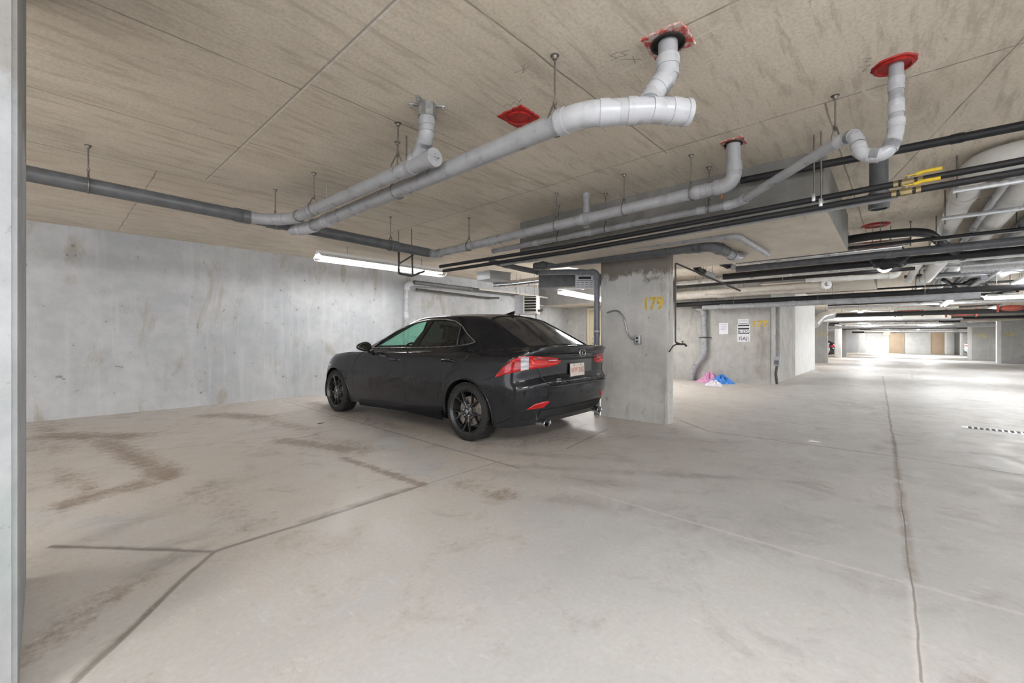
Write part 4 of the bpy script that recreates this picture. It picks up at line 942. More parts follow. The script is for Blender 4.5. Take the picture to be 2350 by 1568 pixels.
# ---------------------------------------------------------------- the parked saloon car
# car axes: a = forward from the rear axle, b = to the left, z = up
WB = 2.93
def lerp_tab(tab, x):
    if x <= tab[0][0]: return tab[0][1]
    for (x0, y0), (x1, y1) in zip(tab, tab[1:]):
        if x <= x1:
            t = (x - x0) / (x1 - x0); t = t * t * (3 - 2 * t) * .5 + t * .5
            return y0 + (y1 - y0) * t
    return tab[-1][1]
TOPC = [(-.95, 1.035), (-.90, 1.055), (-.75, 1.048), (-.2, 1.05), (.5, 1.03), (2.2, 1.02), (2.6, .985), (3.0, .94), (3.4, .86), (3.65, .77), (3.8, .68)]
SHLD = [(-.95, .985), (-.6, .985), (0, .975), (.8, .955), (1.9, .935), (2.6, .925), (3.0, .885), (3.4, .79), (3.65, .70), (3.8, .64)]
def deck(a, b):
    bo = .87; k = min(1., abs(b) / bo); s = lerp_tab(SHLD, a); c = lerp_tab(TOPC, a)
    z = s + (c - s) * (1 - k ** 2.6)
    if a < -.55:  # trunk stays flat nearly to its edges, with a faint ducktail
        z = s + (c - s) * (1 - k ** 5)
    return z
def smin(a, b, k):
    h = max(0., min(1., .5 + .5 * (b - a) / k)); return b + (a - b) * h - k * h * (1 - h)
def smax(a, b, k): return -smin(-a, -b, k)
def cabin(a, b):
    b = abs(b)
    roof = 1.462 - .05 * (b / .6) ** 2 - .045 * ((a - .75) / .95) ** 2
    ws = 1.0 + (2.42 - .16 * (b / .7) ** 2 - a) * .385
    rw = 1.055 + (a + .74 + .10 * (b / .6) ** 2 * -1) * .50
    z = smin(smin(roof, ws, .06), rw, .07)
    wside = .80 + .01 * math.sin(a) - (.10 * max(0., (.35 - a)) if a < .35 else 0.) - (.05 * max(0., a - 1.6) if a > 1.6 else 0.)
    side = .99 + (wside - b) * 1.95
    return smin(z, side, .055)
def top(a, b): return smax(deck(a, b), cabin(a, b), .02)
def zbot(a):
    return lerp_tab([(-.95, .30), (-.75, .235), (-.45, .20), (.4, .20), (1.2, .22), (2.4, .19), (3.3, .18), (3.8, .22)], a)
REAR = [(0., -.80), (.10, -.86), (.22, -.905), (.38, -.935), (.52, -.945), (.56, -.925), (.62, -.895), (.80, -.90), (.88, -.905), (.93, -.935), (1., -.945)]
FRONT = [(0., 3.62), (.15, 3.72), (.4, 3.79), (.7, 3.78), (.9, 3.73), (1., 3.66)]
WIDE = [(0., .835), (.12, .865), (.30, .885), (.55, .900), (.72, .895), (.86, .885), (.95, .872), (1., .845)]
NR, NS, NF = 26, 84, 26
def half_outline(v):
    """points of half a horizontal ring (left side), rear centre -> front centre, at height fraction v"""
    a0, a1, w = lerp_tab(REAR, v), lerp_tab(FRONT, v), lerp_tab(WIDE, v)
    Lr, Lf, p = .36, .85, 2.7
    pts = []
    for k in range(NR):
        ph = (k / NR) * math.pi / 2
        pts.append((a0 + Lr * (1 - math.cos(ph) ** (2 / p)), w * math.sin(ph) ** (2 / p)))
    aS, aE = a0 + Lr, a1 - Lf
    for k in range(NS + 1): pts.append((aS + (aE - aS) * k / NS, w))
    p = 2.3
    for k in range(1, NF + 1):
        ph = math.pi / 2 * (1 - k / NF)
        pts.append((a1 - Lf * (1 - max(0, math.cos(ph)) ** (2 / p)), w * max(0, math.sin(ph)) ** (2 / p)))
    out = []
    for a, b in pts:
        if b > .6:
            for ca in (0., WB):   # swollen arches
                b += .022 * math.exp(-((a - ca) / .42) ** 2) * (math.exp(-((v - .55) / .3) ** 2))
            b -= .016 * math.exp(-((a - 1.45) / .7) ** 2) * math.exp(-((v - .25) / .22) ** 2)
        out.append((a, b))
    return out
def ring(v):
    o = []
    for a, b in half_outline(v):
        z0 = zbot(a); z1 = deck(a, min(abs(b), .87)) if abs(b) < .87 else lerp_tab(SHLD, a)
        o.append(Vector((a, b, z0 + (z1 - z0) * v)))
    return o
def car_skin():
    bm = MB(); rings = []
    vs = [k / 34 for k in range(35)]
    r0 = ring(0.)
    rings.append([Vector((p.x, p.y * .02, p.z + .02)) for p in r0]); rings.append([Vector((p.x * .985 + .02, p.y * .9, p.z)) for p in r0])
    for v in vs: rings.append(ring(v))
    r1 = ring(1.); steps = [.985, .965, .94, .92, .90, .88, .86, .84, .82, .80, .78, .76, .74, .72, .70, .68, .66, .64, .61, .57, .52, .45, .36, .26, .15, .05]
    for s in steps:
        row = []
        for p in r1:
            # ring shrinks in plan: keep longitudinal spread, squeeze sideways
            b = p.y * s
            a = 1.4 + (p.x - 1.4) * (1 - .02 * (1 - s))
            row.append(Vector((a, b, top(a, b))))
        rings.append(row)
    V = []
    for r in rings:
        left = [bm.verts.new(p) for p in r]
        right = [left[0] if abs(r[0].y) < 1e-4 else bm.verts.new((r[0].x, -r[0].y, r[0].z))] + [bm.verts.new((p.x, -p.y, p.z)) for p in r[1:-1]] + [left[-1] if abs(r[-1].y) < 1e-4 else bm.verts.new((r[-1].x, -r[-1].y, r[-1].z))]
        V.append((left, right))
    n = len(rings[0])
    for (l0, q0), (l1, q1) in zip(V, V[1:]):
        for k in range(n - 1):
            for A, B in ((l0, l1), (q0, q1)):
                f = [A[k], A[k + 1], B[k + 1], B[k]]; g = []
                for v_ in f:
                    if v_ not in g: g.append(v_)
                if len(g) > 2:
                    try: bm.faces.new(g)
                    except ValueError: pass
    for (L, Q) in (V[0], V[-1]):     # close the two centre seams
        for k in range(n - 1):
            g = []
            for v_ in (L[k], L[k + 1], Q[k + 1], Q[k]):
                if v_ not in g: g.append(v_)
            if len(g) > 2:
                try: bm.faces.new(g)
                except ValueError: pass
    bmesh.ops.remove_doubles(bm, verts=bm.verts, dist=.0002)
    bmesh.ops.recalc_face_normals(bm, faces=bm.faces)
    return bm
def side_b(a, z):
    """outer half width of the glasshouse at (a, z) above the belt"""
    lo, hi = .25, .86
    for _ in range(26):
        m = (lo + hi) / 2
        if top(a, m) > z: lo = m
        else: hi = m
    return lo
def poly_pane(name, poly, fn, mat, parent, off=0., n=10, sub=10, thick=.004):
    """pane spanned inside a polygon, draped by fn(u, v) -> point; off along outward b"""
    P = []
    for i in range(len(poly)):
        a, b = poly[i], poly[(i + 1) % len(poly)]
        for k in range(sub): P.append((a[0] + (b[0] - a[0]) * k / sub, a[1] + (b[1] - a[1]) * k / sub))
    cx = sum(p[0] for p in P) / len(P); cy = sum(p[1] for p in P) / len(P)
    bm = MB(); prev = [bm.verts.new(fn(cx, cy))]
    for j in range(1, n + 1):
        q = j / n; cur = [bm.verts.new(fn(cx + (p[0] - cx) * q, cy + (p[1] - cy) * q)) for p in P]
        for k in range(len(P)):
            k2 = (k + 1) % len(P)
            bm.faces.new((prev[0], cur[k], cur[k2]) if j == 1 else (prev[k], cur[k], cur[k2], prev[k2]))
        prev = cur
    if thick:
        bmesh.ops.recalc_face_normals(bm, faces=bm.faces)
        bmesh.ops.solidify(bm, geom=list(bm.faces), thickness=thick)
    return build(name, bm, mat, parent, angle=50)
def prism(pts2, fn0, fn1):
    bm = MB(); A = [bm.verts.new(fn0(*p)) for p in pts2]; B = [bm.verts.new(fn1(*p)) for p in pts2]; n = len(pts2)
    bm.faces.new(A); bm.faces.new(B)
    for i in range(n): bm.faces.new((A[i], A[(i + 1) % n], B[(i + 1) % n], B[i]))
    bmesh.ops.recalc_face_normals(bm, faces=bm.faces); return bm
def boolean(obj, cutters):
    for c in cutters:
        n0 = len(obj.data.polygons)
        for tr in range(6):
            m = bpy.data.meshes.new('c'); c.to_mesh(m); q = bpy.data.objects.new('c', m); COL.objects.link(q)
            md = obj.modifiers.new('b', 'BOOLEAN'); md.operation = 'DIFFERENCE'; md.solver = 'EXACT'; md.object = q
            bpy.context.view_layer.update()
            new = bpy.data.meshes.new_from_object(obj.evaluated_get(bpy.context.evaluated_depsgraph_get()))
            obj.modifiers.clear(); bpy.data.objects.remove(q); bpy.data.meshes.remove(m)
            t_ = MB(); t_.from_mesh(new); bad = sum(1 for e in t_.edges if len(e.link_faces) != 2); t_.free()
            if len(new.polygons) > n0 * .8 and bad < 1: obj.data = new; break
            bmesh.ops.translate(c, verts=c.verts, vec=(.0013, .0007 * (-1) ** tr, .0031))
        if bad: print('BOOLEAN PROBLEM', tr, bad)
        c.free()
def rounded(poly, rad, n=4):
    out = []; N = len(poly)
    for i in range(N):
        a, b, c = Vector(poly[i - 1]), Vector(poly[i]), Vector(poly[(i + 1) % N])
        r = min(rad, (a - b).length * .4, (c - b).length * .4); p, q = b + (a - b).normalized() * r, b + (c - b).normalized() * r
        for k in range(n + 1):
            t = k / n; o = (1 - t) ** 2 * p + 2 * t * (1 - t) * b + t * t * q; out.append((o.x, o.y))
    return out

def m_paint(name, base, dust=.30):
    t = NT(name); P = t.obj(); n = t.noise(P, 6, 6, .65); n2 = t.noise(P, 30, 4, .6)
    sep = t.n.new('ShaderNodeSeparateXYZ'); t.link(P, sep.inputs[0])
    low = t.mapr(sep.outputs[2], .15, .95, .62, .12)
    st = t.noise(t.vm('MULTIPLY', P, (14, 14, 1.2)), 1.5, 4, .6)
    d = t.math('MULTIPLY', t.math('MULTIPLY', low, t.mapr(n, .25, .7, .55, 1.)), t.mapr(st, .3, .75, .6, 1.))
    d = t.math('MULTIPLY', d, dust)
    c = t.mix(d, base, (.125, .128, .134))
    t.out(c, t.math('ADD', .20, t.math('MULTIPLY', d, 1.3)), .25)
    t.b.inputs['Coat Weight'].default_value = .6; t.b.inputs['Coat Roughness'].default_value = .07; t.b.inputs['Specular IOR Level'].default_value = .25
    return t.m
PAINT = m_paint('graphite_car_paint', (.011, .0115, .015))
LOWER = plain('dusty_black_trim', (.030, .030, .031), .55, var=.3)
CHROME = plain('chrome_trim', (.62, .63, .65), .14, 1., var=.04)
DIMCHR = plain('dulled_chrome', (.30, .30, .31), .25, 1., var=.1)
TYRE = plain('tyre_rubber', (.022, .021, .020), .8, var=.35, scale=30)
RIM = plain('satin_black_alloy', (.075, .076, .08), .35, .7, var=.15, coat=.3)
DISC = plain('brake_steel', (.30, .27, .24), .4, .9, var=.3)
RUBBERB = plain('black_rubber_seal', (.008, .008, .008), .45)
CABIN = plain('dark_cabin_cloth', (.022, .021, .021), .8, var=.2)
def m_glass(name, tint, alpha, rough=.02):
    m = bpy.data.materials.new(name); m.use_nodes = True; nt = m.node_tree; nt.nodes.remove(nt.nodes['Principled BSDF'])
    tr = nt.nodes.new('ShaderNodeBsdfTransparent'); tr.inputs[0].default_value = (*tint, 1)
    gl = nt.nodes.new('ShaderNodeBsdfGlossy'); gl.inputs[0].default_value = (.9, .9, .9, 1); gl.inputs['Roughness'].default_value = rough
    fr = nt.nodes.new('ShaderNodeFresnel'); ge = nt.nodes.new('ShaderNodeNewGeometry'); io = nt.nodes.new('ShaderNodeMapRange'); io.inputs[3].default_value = 1.5; io.inputs[4].default_value = 1 / 1.5
    nt.links.new(ge.outputs['Backfacing'], io.inputs[0]); nt.links.new(io.outputs[0], fr.inputs[0])
    ns = nt.nodes.new('ShaderNodeTexNoise'); ns.inputs['Scale'].default_value = 7
    df = nt.nodes.new('ShaderNodeBsdfDiffuse'); df.inputs[0].default_value = (.13, .13, .13, 1)
    mr = nt.nodes.new('ShaderNodeMapRange'); mr.inputs[1].default_value = .3; mr.inputs[2].default_value = .8; mr.inputs[3].default_value = alpha * .6; mr.inputs[4].default_value = alpha * 1.3
    nt.links.new(ns.outputs[0], mr.inputs[0])
    m0 = nt.nodes.new('ShaderNodeMixShader'); nt.links.new(mr.outputs[0], m0.inputs[0]); nt.links.new(tr.outputs[0], m0.inputs[1]); nt.links.new(df.outputs[0], m0.inputs[2])
    m1 = nt.nodes.new('ShaderNodeMixShader'); nt.links.new(fr.outputs[0], m1.inputs[0]); nt.links.new(m0.outputs[0], m1.inputs[1]); nt.links.new(gl.outputs[0], m1.inputs[2])
    nt.links.new(m1.outputs[0], nt.nodes['Material Output'].inputs[0]); return m
G_DARK = m_glass('dark_tinted_glass', (.045, .045, .05), .10)
G_CLEAR = m_glass('lightly_tinted_glass', (.80, .95, .90), .02)
G_GREEN = m_glass('green_windscreen_glass', (.50, .98, .80), .02)
G_REAR = m_glass('dusty_rear_glass', (.05, .05, .055), .32, .12)
def m_lamp(name, col, rough=.12):
    t = NT(name); w = t.noise(t.vm('MULTIPLY', t.obj(), (1, 1, 9)), 5, 2, .5)
    t.out(t.mix(t.mapr(w, .35, .65), tuple(c * .55 for c in col), col), rough)
    t.b.inputs['Coat Weight'].default_value = .5; t.b.inputs['Coat Roughness'].default_value = .06
    return t.m
L_RED = m_lamp('red_lamp_lens', (.55, .004, .008), .2); L_CLR = m_lamp('clear_lamp_lens', (.62, .62, .66)); L_DEEP = m_lamp('deep_red_lens', (.25, .004, .006))
L_BRIGHT = m_lamp('bright_red_bar', (.95, .05, .03))
PLATE = plain('faded_plate', (.60, .53, .48), .6, var=.06); PLRED = plain('faded_red_print', (.42, .17, .12), .7)

def make_wheel(car, a, side, W_=.235, R=.325):
    s = side; M = Matrix.Translation((a, s * (.90 - W_ / 2), R)) @ Matrix.Rotation(math.radians(-90 * s), 4, 'X')
    # local z of the lathe now points outward from the car
    h = W_ / 2; bm = MB()
    prof = [(.238, -h + .012), (.246, -h), (.270, -h - .003), (.298, -h + .008), (.316, -h + .028), (R - .002, -h + .045)]
    for g in (-.055, -.018, .018, .055): prof += [(R, g - .007), (R - .007, g - .005), (R - .007, g + .005), (R, g + .007)]
    prof += [(R - .002, h - .045), (.316, h - .028), (.298, h - .008), (.270, h + .003), (.246, h), (.238, h - .012)]
    lathe(bm, prof, M, 72, True)
    # tread blocks on the shoulders
    for k in range(64):
        an = 2 * math.pi * k / 64
        for e in (-1, 1):
            B = M @ Matrix.Rotation(an, 4, 'Z') @ Matrix.Translation((R - .006, 0, e * (h - .036)))
            box(bm, (-.008, -.0095, -.017), (.0065, .0095, .014), 0, B @ Matrix.Rotation(.18 * e, 4, 'X'))
    ty = build('wheel', bm, TYRE, car); ty['label'] = 'black treaded tyre and dark split-spoke wheel'
    bm = MB(); lathe(bm, [(.240, -h + .02), (.246, -h + .004), (.252, -h + .008), (.244, -h + .03), (.222, -h + .05), (.216, h - .06), (.226, h - .02), (.242, h - .004), (.250, h + .004), (.254, h - .001), (.247, h - .014), (.232, h - .03), (.218, h - .075), (.207, -h + .05)], M, 64, True)
    lathe(bm, [(0, h - .03), (.030, h - .028), (.034, h - .034), (.066, h - .042), (.07, h - .07), (0, h - .09)], M, 30)
    for k in range(5):
        base = 2 * math.pi * k / 5 + .3
        for e in (-1, 1):
            # each spoke splits into a Y
            p0 = Vector((.045, 0, h - .05)); p1 = Vector((.120, .012 * e, h - .040)); p2 = Vector((.236, .066 * e, h - .018))
            for q0, q1, w0, w1, d0, d1 in ((p0, p1, .026, .016, .034, .028), (p1, p2, .016, .011, .028, .022)):
                d = (q1 - q0).normalized(); sd = Vector((-d.y, d.x, 0)).normalized(); up = Vector((0, 0, 1)); vs = []
                for q, w, dd in ((q0, w0, d0), (q1, w1, d1)):
                    for (x, y) in ((-w, -dd), (w, -dd), (w, 0), (w * .45, .008), (-w * .45, .008), (-w, 0)):
                        vs.append(bm.verts.new(M @ Matrix.Rotation(base, 4, 'Z') @ (q + sd * x * .5 + up * y)))
                for i in range(6): bm.faces.new((vs[i], vs[(i + 1) % 6], vs[6 + (i + 1) % 6], vs[6 + i]))
                bm.faces.new(vs[:6]); bm.faces.new(vs[6:])
    rim = build('rim', bm, RIM, ty, angle=30)
    bm = MB(); lathe(bm, [(0, .015), (.165, .015), (.165, .035), (0, .035)], M, 40); lathe(bm, [(0, .035), (.085, .035), (.08, .06), (0, .06)], M, 24); build('brake_disc', bm, DISC, ty)
    bm = MB(); Mc = M @ Matrix.Rotation(math.radians(35 if s > 0 else 145), 4, 'Z')
    for k in range(8):
        an = -.35 + .1 * k; box(bm, (.105, -.012, -.005), (.178, .012, .066), .004, Mc @ Matrix.Rotation(an, 4, 'Z'))
    build('brake_caliper', bm, DISC, ty)
    bm = MB()
    for k in range(5):
        an = 2 * math.pi * (k + .5) / 5 + .3; lathe(bm, [(0, h - .04), (.009, h - .04), (.009, h - .018), (0, h - .014)], M @ Matrix.Translation((.052 * math.cos(an), .052 * math.sin(an), 0)), 6)
    lathe(bm, [(0, h - .03), (.024, h - .03), (.022, h - .022), (0, h - .020)], M, 20)
    build('lug_nuts', bm, GALV, ty)
    return ty

# glass outlines: side (a, z) and ends (a, b)
GL_F = [(2.03, 1.005), (1.84, 1.115), (1.62, 1.225), (1.42, 1.295), (1.22, 1.340), (1.04, 1.362), (.985, 1.30), (1.10, 1.12), (1.135, 1.022)]
GL_R = [(.90, 1.368), (.66, 1.362), (.48, 1.335), (.36, 1.285), (.355, 1.25), (.31, 1.052), (.60, 1.040), (1.00, 1.030), (.985, 1.12)]
GL_Q = [(.31, 1.255), (.20, 1.175), (.08, 1.100), (.12, 1.082), (.265, 1.060)]
RWIN = [(-.66, -.60), (-.70, -.35), (-.71, 0), (-.70, .35), (-.66, .60), (-.40, .575), (-.02, .505), (.02, .3), (.03, 0), (.02, -.3), (-.02, -.505), (-.40, -.575)]
WWIN = [(2.22, -.62), (2.34, -.35), (2.36, 0), (2.34, .35), (2.22, .62), (1.75, .585), (1.24, .515), (1.30, .3), (1.32, 0), (1.30, -.3), (1.24, -.515), (1.75, -.585)]
def sidept(off, s): return lambda a, z: Vector((a, s * (side_b(a, z) + off), z))
def toppt(off): return lambda a, b: Vector((a, b, top(a, b) + off))

def car_body(paint):
    o = build('body', car_skin(), paint)
    # cabin cavity
    cut = MB(); na, nb = 46, 24; T = []; Bt = []
    for i in range(na + 1):
        a = -.60 + (2.28 + .60) * i / na; T.append([]); Bt.append([])
        for j in range(nb + 1):
            b = -.775 + 1.55 * j / nb
            zt = max(min(cabin(a, b) - .035, top(a, b) - .035), .80)
            if abs(b) > .74: zt = min(zt, .97)
            T[-1].append(cut.verts.new((a, b, zt))); Bt[-1].append(cut.verts.new((a, b, .45)))
    for i in range(na):
        for j in range(nb):
            cut.faces.new((T[i][j], T[i + 1][j], T[i + 1][j + 1], T[i][j + 1])); cut.faces.new((Bt[i][j], Bt[i][j + 1], Bt[i + 1][j + 1], Bt[i + 1][j]))
    for i in range(na):
        cut.faces.new((T[i][0], Bt[i][0], Bt[i + 1][0], T[i + 1][0])); cut.faces.new((T[i][nb], T[i + 1][nb], Bt[i + 1][nb], Bt[i][nb]))
    for j in range(nb):
        cut.faces.new((T[0][j], T[0][j + 1], Bt[0][j + 1], Bt[0][j])); cut.faces.new((T[na][j], Bt[na][j], Bt[na][j + 1], T[na][j + 1]))
    bmesh.ops.recalc_face_normals(cut, faces=cut.faces)
    cs = [cut]
    for P in (GL_F, GL_R, GL_Q):
        R_ = rounded(P, .02, 3)
        for s in (-1, 1): cs.append(prism(R_, lambda a, z, s=s: (a, s * .30, z), lambda a, z, s=s: (a, s * 1.1, z)))
    for ca in (0., WB):     # wheel houses
        circ = [(ca + .372 * math.cos(2 * math.pi * k / 56), .318 + .372 * math.sin(2 * math.pi * k / 56)) for k in range(56)]
        for s in (-1, 1): cs.append(prism(circ, lambda a, z, s=s: (a, s * .60, z), lambda a, z, s=s: (a, s * 1.2, z)))
    cs.append(prism(rounded(RWIN, .03, 3), lambda a, b: (a, b, .93), lambda a, b: (a, b, 1.7)))
    cs.append(prism(rounded(WWIN, .03, 3), lambda a, b: (a, b, .98), lambda a, b: (a, b, 1.7)))
    boolean(o, cs)
    me = o.data; me.materials.clear(); me.materials.append(paint); me.materials.append(RUBBERB); me.materials.append(CABIN)
    # inside faces (wheel houses, cabin) get their own dark lining
    for p in me.polygons:
        c, n = p.center, p.normal
        a, b, z = c.x, abs(c.y), c.z; inside = False
        if .44 < z and -.62 < a < 2.3 and b < .78:
            if z < cabin(a, b) - .030 and z < top(a, b) - .030: inside = True
        for ca in (0., WB):
            d = math.hypot(a - ca, z - .318)
            if b > .59 and d < .3735: p.material_index = 1; inside = False; break
        else:
            if inside: p.material_index = 2
    me.polygons.foreach_set('use_smooth', [True] * len(me.polygons)); me.set_sharp_from_angle(angle=math.radians(28))
    return o

def body_hit(bvh, o, d):
    h = bvh.ray_cast(Vector(o), Vector(d).normalized()); return (h[0], h[1]) if h[0] is not None else (None, None)

def make_car(name, label, paint, loc, rz, full=True):
    from mathutils.bvhtree import BVHTree
    car = empty(name, loc, label, 'car', None, rz)
    body = car_body(paint); body.parent = car
    sk = car_skin(); bvh = BVHTree.FromBMesh(sk); sk.free()
    def on_side(a, z, s=1, off=.0015):
        h, n = body_hit(bvh, (a, s * 2.0, z), (0, -s, 0)); return (h + n * off) if h is not None else Vector((a, s * .88, z))
    def on_rear(b, z, off=.0015):
        h, n = body_hit(bvh, (-3, b, z), (1, 0, 0)); return (h + n * off) if h is not None else Vector((-.9, b, z))
    def on_wrap(s_, z, side=1, off=.004):
        """s_: 0 at rear centre, grows round the corner; angle-based ray toward a point inside"""
        an = s_; o = Vector((-.45, side * .45, z)); d = Vector((-math.cos(an), side * math.sin(an), 0))
        h = bvh.ray_cast(o + d * 2.5, -d)
        return h[0] + h[1] * off if h[0] is not None else o + d * .4
    # glass
    for s in (1, -1):
        poly_pane('side_window', GL_F, sidept(-.010, s), G_CLEAR, car, thick=0)['label'] = 'clearer front door glass'
        poly_pane('side_window', GL_R, sidept(-.010, s), G_DARK, car, thick=0)['label'] = 'dark rear door glass'
        poly_pane('quarter_window', GL_Q, sidept(-.010, s), G_DARK, car, thick=0)
        # bright surround, black pillar cover, beltline
        dlo = [(2.07, 1.0), (1.86, 1.125), (1.63, 1.238), (1.43, 1.308), (1.22, 1.353), (1.03, 1.375), (.90, 1.382), (.66, 1.376), (.47, 1.349), (.33, 1.292), (.19, 1.190), (.03, 1.095)]
        bm = MB(); tube(bm, [sidept(.002, s)(a, z) for a, z in dlo], .0065, 8); build('chrome_surround', bm, CHROME, car)
        bm = MB(); tube(bm, [sidept(.003, s)(a, z) for a, z in [(2.07, .998), (1.6, 1.008), (1.1, 1.016), (.6, 1.030), (.3, 1.045), (.12, 1.07), (.02, 1.095)]], .007, 8); build('belt_moulding', bm, DIMCHR, car)
        poly_pane('pillar_cover', [(1.03, 1.366), (.915, 1.371), (.99, 1.13), (1.01, 1.03), (1.125, 1.022), (1.09, 1.12), (.975, 1.30)][::-1], sidept(.0015, s), plain_gloss, car, n=4, sub=4, thick=0)
        bm = MB(); tube(bm, [sidept(.003, s)(a, z) for a, z in [(.34, 1.285), (.33, 1.25), (.285, 1.058)]], .008, 8); build('quarter_divider', bm, DIMCHR, car)
    def rw(off): return toppt(off)
    poly_pane('rear_window', RWIN, rw(-.006), G_REAR, car, n=12, thick=0)
    poly_pane('windscreen', WWIN, rw(-.006), G_GREEN, car, n=12, thick=0)
    for P, nm in ((RWIN, 'rear_window_seal'), (WWIN, 'windscreen_seal')):
        R_ = rounded(P, .03, 3); bm = MB(); tube(bm, [toppt(.001)(a, b) for a, b in R_ + [R_[0]]], .006, 6, caps=False); build(nm, bm, RUBBERB, car)
    # panel gaps
    def gap(pts, fn, nm='panel_gap', r=.0032):
        Q = []
        for p, q in zip(pts, pts[1:]):
            n = max(2, int(math.hypot(q[0] - p[0], q[1] - p[1]) / .03))
            for k in range(n): t = k / n; Q.append(fn(p[0] + (q[0] - p[0]) * t, p[1] + (q[1] - p[1]) * t))
        Q.append(fn(*pts[-1])); bm = MB(); tube(bm, Q, r, 6); return build(nm, bm, RUBBERB, car)
    for s in (1, -1):
        gap([(2.16, .97), (2.30, .88), (2.40, .72), (2.42, .55), (2.36, .26)], lambda a, z, s=s: on_side(a, z, s, 0))
        gap([(1.14, .985), (1.20, .90), (1.21, .55), (1.15, .25)], lambda a, z, s=s: on_side(a, z, s, 0))
        gap([(-.05, 1.02), (-.02, .95), (.10, .82), (.30, .70), (.42, .58), (.50, .40), (.50, .30)], lambda a, z, s=s: on_side(a, z, s, 0))
        gap([(2.36, .262), (1.15, .275), (.50, .30)], lambda a, z, s=s: on_side(a, z, s, 0))
        gap([(-.30, .69), (-.45, .75)], lambda a, z, s=s: on_side(a, z, s, 0))
        # fuel filler and side vent gap behind the door
        if s == 1: gap([(-.22, .955), (-.235, .85), (-.20, .80)], lambda a, z: on_side(a, z, 1, 0))
        # handles
        for a, z in ((1.36, .845), (.30, .875)):
            bm = MB(); c = on_side(a, z, s, .0)
            tube(bm, [on_side(a + .105, z, s, -.004), on_side(a + .085, z + .002, s, .026), on_side(a, z + .004, s, .034), on_side(a - .085, z + .004, s, .028), on_side(a - .105, z, s, -.004)], [.010] * 5, 12)
            hd = build('door_handle', bm, paint, car)
            bm = MB(); vs = lathe(bm, [(0, 0), (.034, -.001), (.044, .003), (.046, .0)], aim(c, (0, s, 0)) @ Matrix.Diagonal((1.6, .8, 1, 1)), 20); build('handle_cup', bm, RUBBERB, hd)
            bm = MB(); tube(bm, [on_side(a + .07, z + .013, s, .034), on_side(a - .07, z + .015, s, .038)], .003, 6); build('chrome_strip', bm, CHROME, hd)
        # rocker kick-up: a sculpted blade rising toward the rear wheel
        bm = MB(); A = []; B = []
        for k in range(25):
            a = 2.3 - (2.3 - .42) * k / 24; t = k / 24
            zt = zbot(a) + .045 + .10 * max(0, (t - .45) / .55) ** 1.5; zb_ = zbot(a) - .01
            A.append((on_side(a, zt, s, .0), on_side(a, (zt + zb_) / 2 + .005, s, .016 + .01 * t), on_side(a, zb_ + .03, s, .004) - Vector((0, 0, .05))))
        vs = [[bm.verts.new(p) for p in r_] for r_ in A]
        for p, q in zip(vs, vs[1:]):
            for j in range(2): bm.faces.new((p[j], q[j], q[j + 1], p[j + 1]))
        bmesh.ops.solidify(bm, geom=list(bm.faces), thickness=.006); build('side_skirt', bm, LOWER if False else paint, car)
        # wheel arch lips
        for ca in (0., WB):
            bm = MB(); P_ = []
            for k in range(41):
                an = math.radians(-18 + 216 * k / 40); a, z = ca + .374 * math.cos(an), .318 + .374 * math.sin(an)
                if z < .21: continue
                P_.append(on_side(a, z, s, -.001) if True else None)
            P_ = [p for p in P_ if abs(p.y) > .5]
            tube(bm, P_, .009, 8); build('arch_lip', bm, paint, car)
            bm = MB(); lathe(bm, [(.371, -.01), (.371, -.27), (.36, -.27), (.36, -.01)], Matrix.Translation((ca, s * .885, .318)) @ Matrix.Rotation(math.radians(-90 * s), 4, 'X'), 40)
            # keep only the liner ring to its upper part
            bmesh.ops.delete(bm, geom=[f for f in bm.faces if f.calc_center_median().z < .22], context='FACES')
            build('arch_liner', bm, RUBBERB, car)
        # mirror
        m = Vector((1.93, s * .99, 1.015)); bm = MB()
        bmesh.ops.create_uvsphere(bm, u_segments=22, v_segments=14, radius=1)
        for v in bm.verts:
            x, y, z = v.co; y2 = y * s
            v.co = m + Vector((x * (.085 if x > 0 else .018) * (1 - .15 * y2), s * y2 * .115, z * (.072 if z > 0 else .055) * (1 + .22 * -y2)))
        mr = build('wing_mirror', bm, paint, car)
        bm = MB(); bmesh.ops.create_uvsphere(bm, u_segments=22, v_segments=14, radius=1)
        for v in bm.verts:
            x, y, z = v.co; y2 = y * s; v.co = m + Vector((-.019 + x * .004, s * y2 * .100, z * (.060 if z > 0 else .044) * (1 - .22 * y2)))
        build('mirror_glass', bm, plain_mirror, mr)
        bm = MB(); tube(bm, [m + Vector((.02, -s * .06, -.03)), m + Vector((.03, -s * .10, -.075)), Vector((1.95, s * .84, .955))], [.02, .022, .03], 10, 0); build('mirror_stalk', bm, RUBBERB, mr)
        make_wheel(car, 0., s); make_wheel(car, WB, s)
    # boot lid gap, bumper seam on the rear face
    for s in (1, -1):
        def wrap(sv, z, s=s): return on_wrap(sv, z, s, 0.)
    lid = [(-.80, .965), (-.70, .90), (-.66, .80), (-.60, .68), (-.52, .655), (0, .645), (.52, .655), (.60, .68), (.66, .80), (.70, .90), (.80, .965)]
    gap(lid, lambda b, z: on_rear(b, z, 0), r=.005)
    # dark tube drawn in as the number plate recess shadow line + handle bar
    bm = MB(); Q = [on_rear(b, .915, .0) for b in [-.40 + .8 * k / 16 for k in range(17)]]; tube(bm, Q, .012, 8); build('boot_recess_shadow', bm, RUBBERB, car)
    bm = MB(); Q = [on_rear(b, .672 + .004 * math.cos(b * 3), .004) for b in [-.5 + 1.0 * k / 16 for k in range(17)]]; tube(bm, Q, .008, 8); build('lower_lid_crease', bm, paint, car)
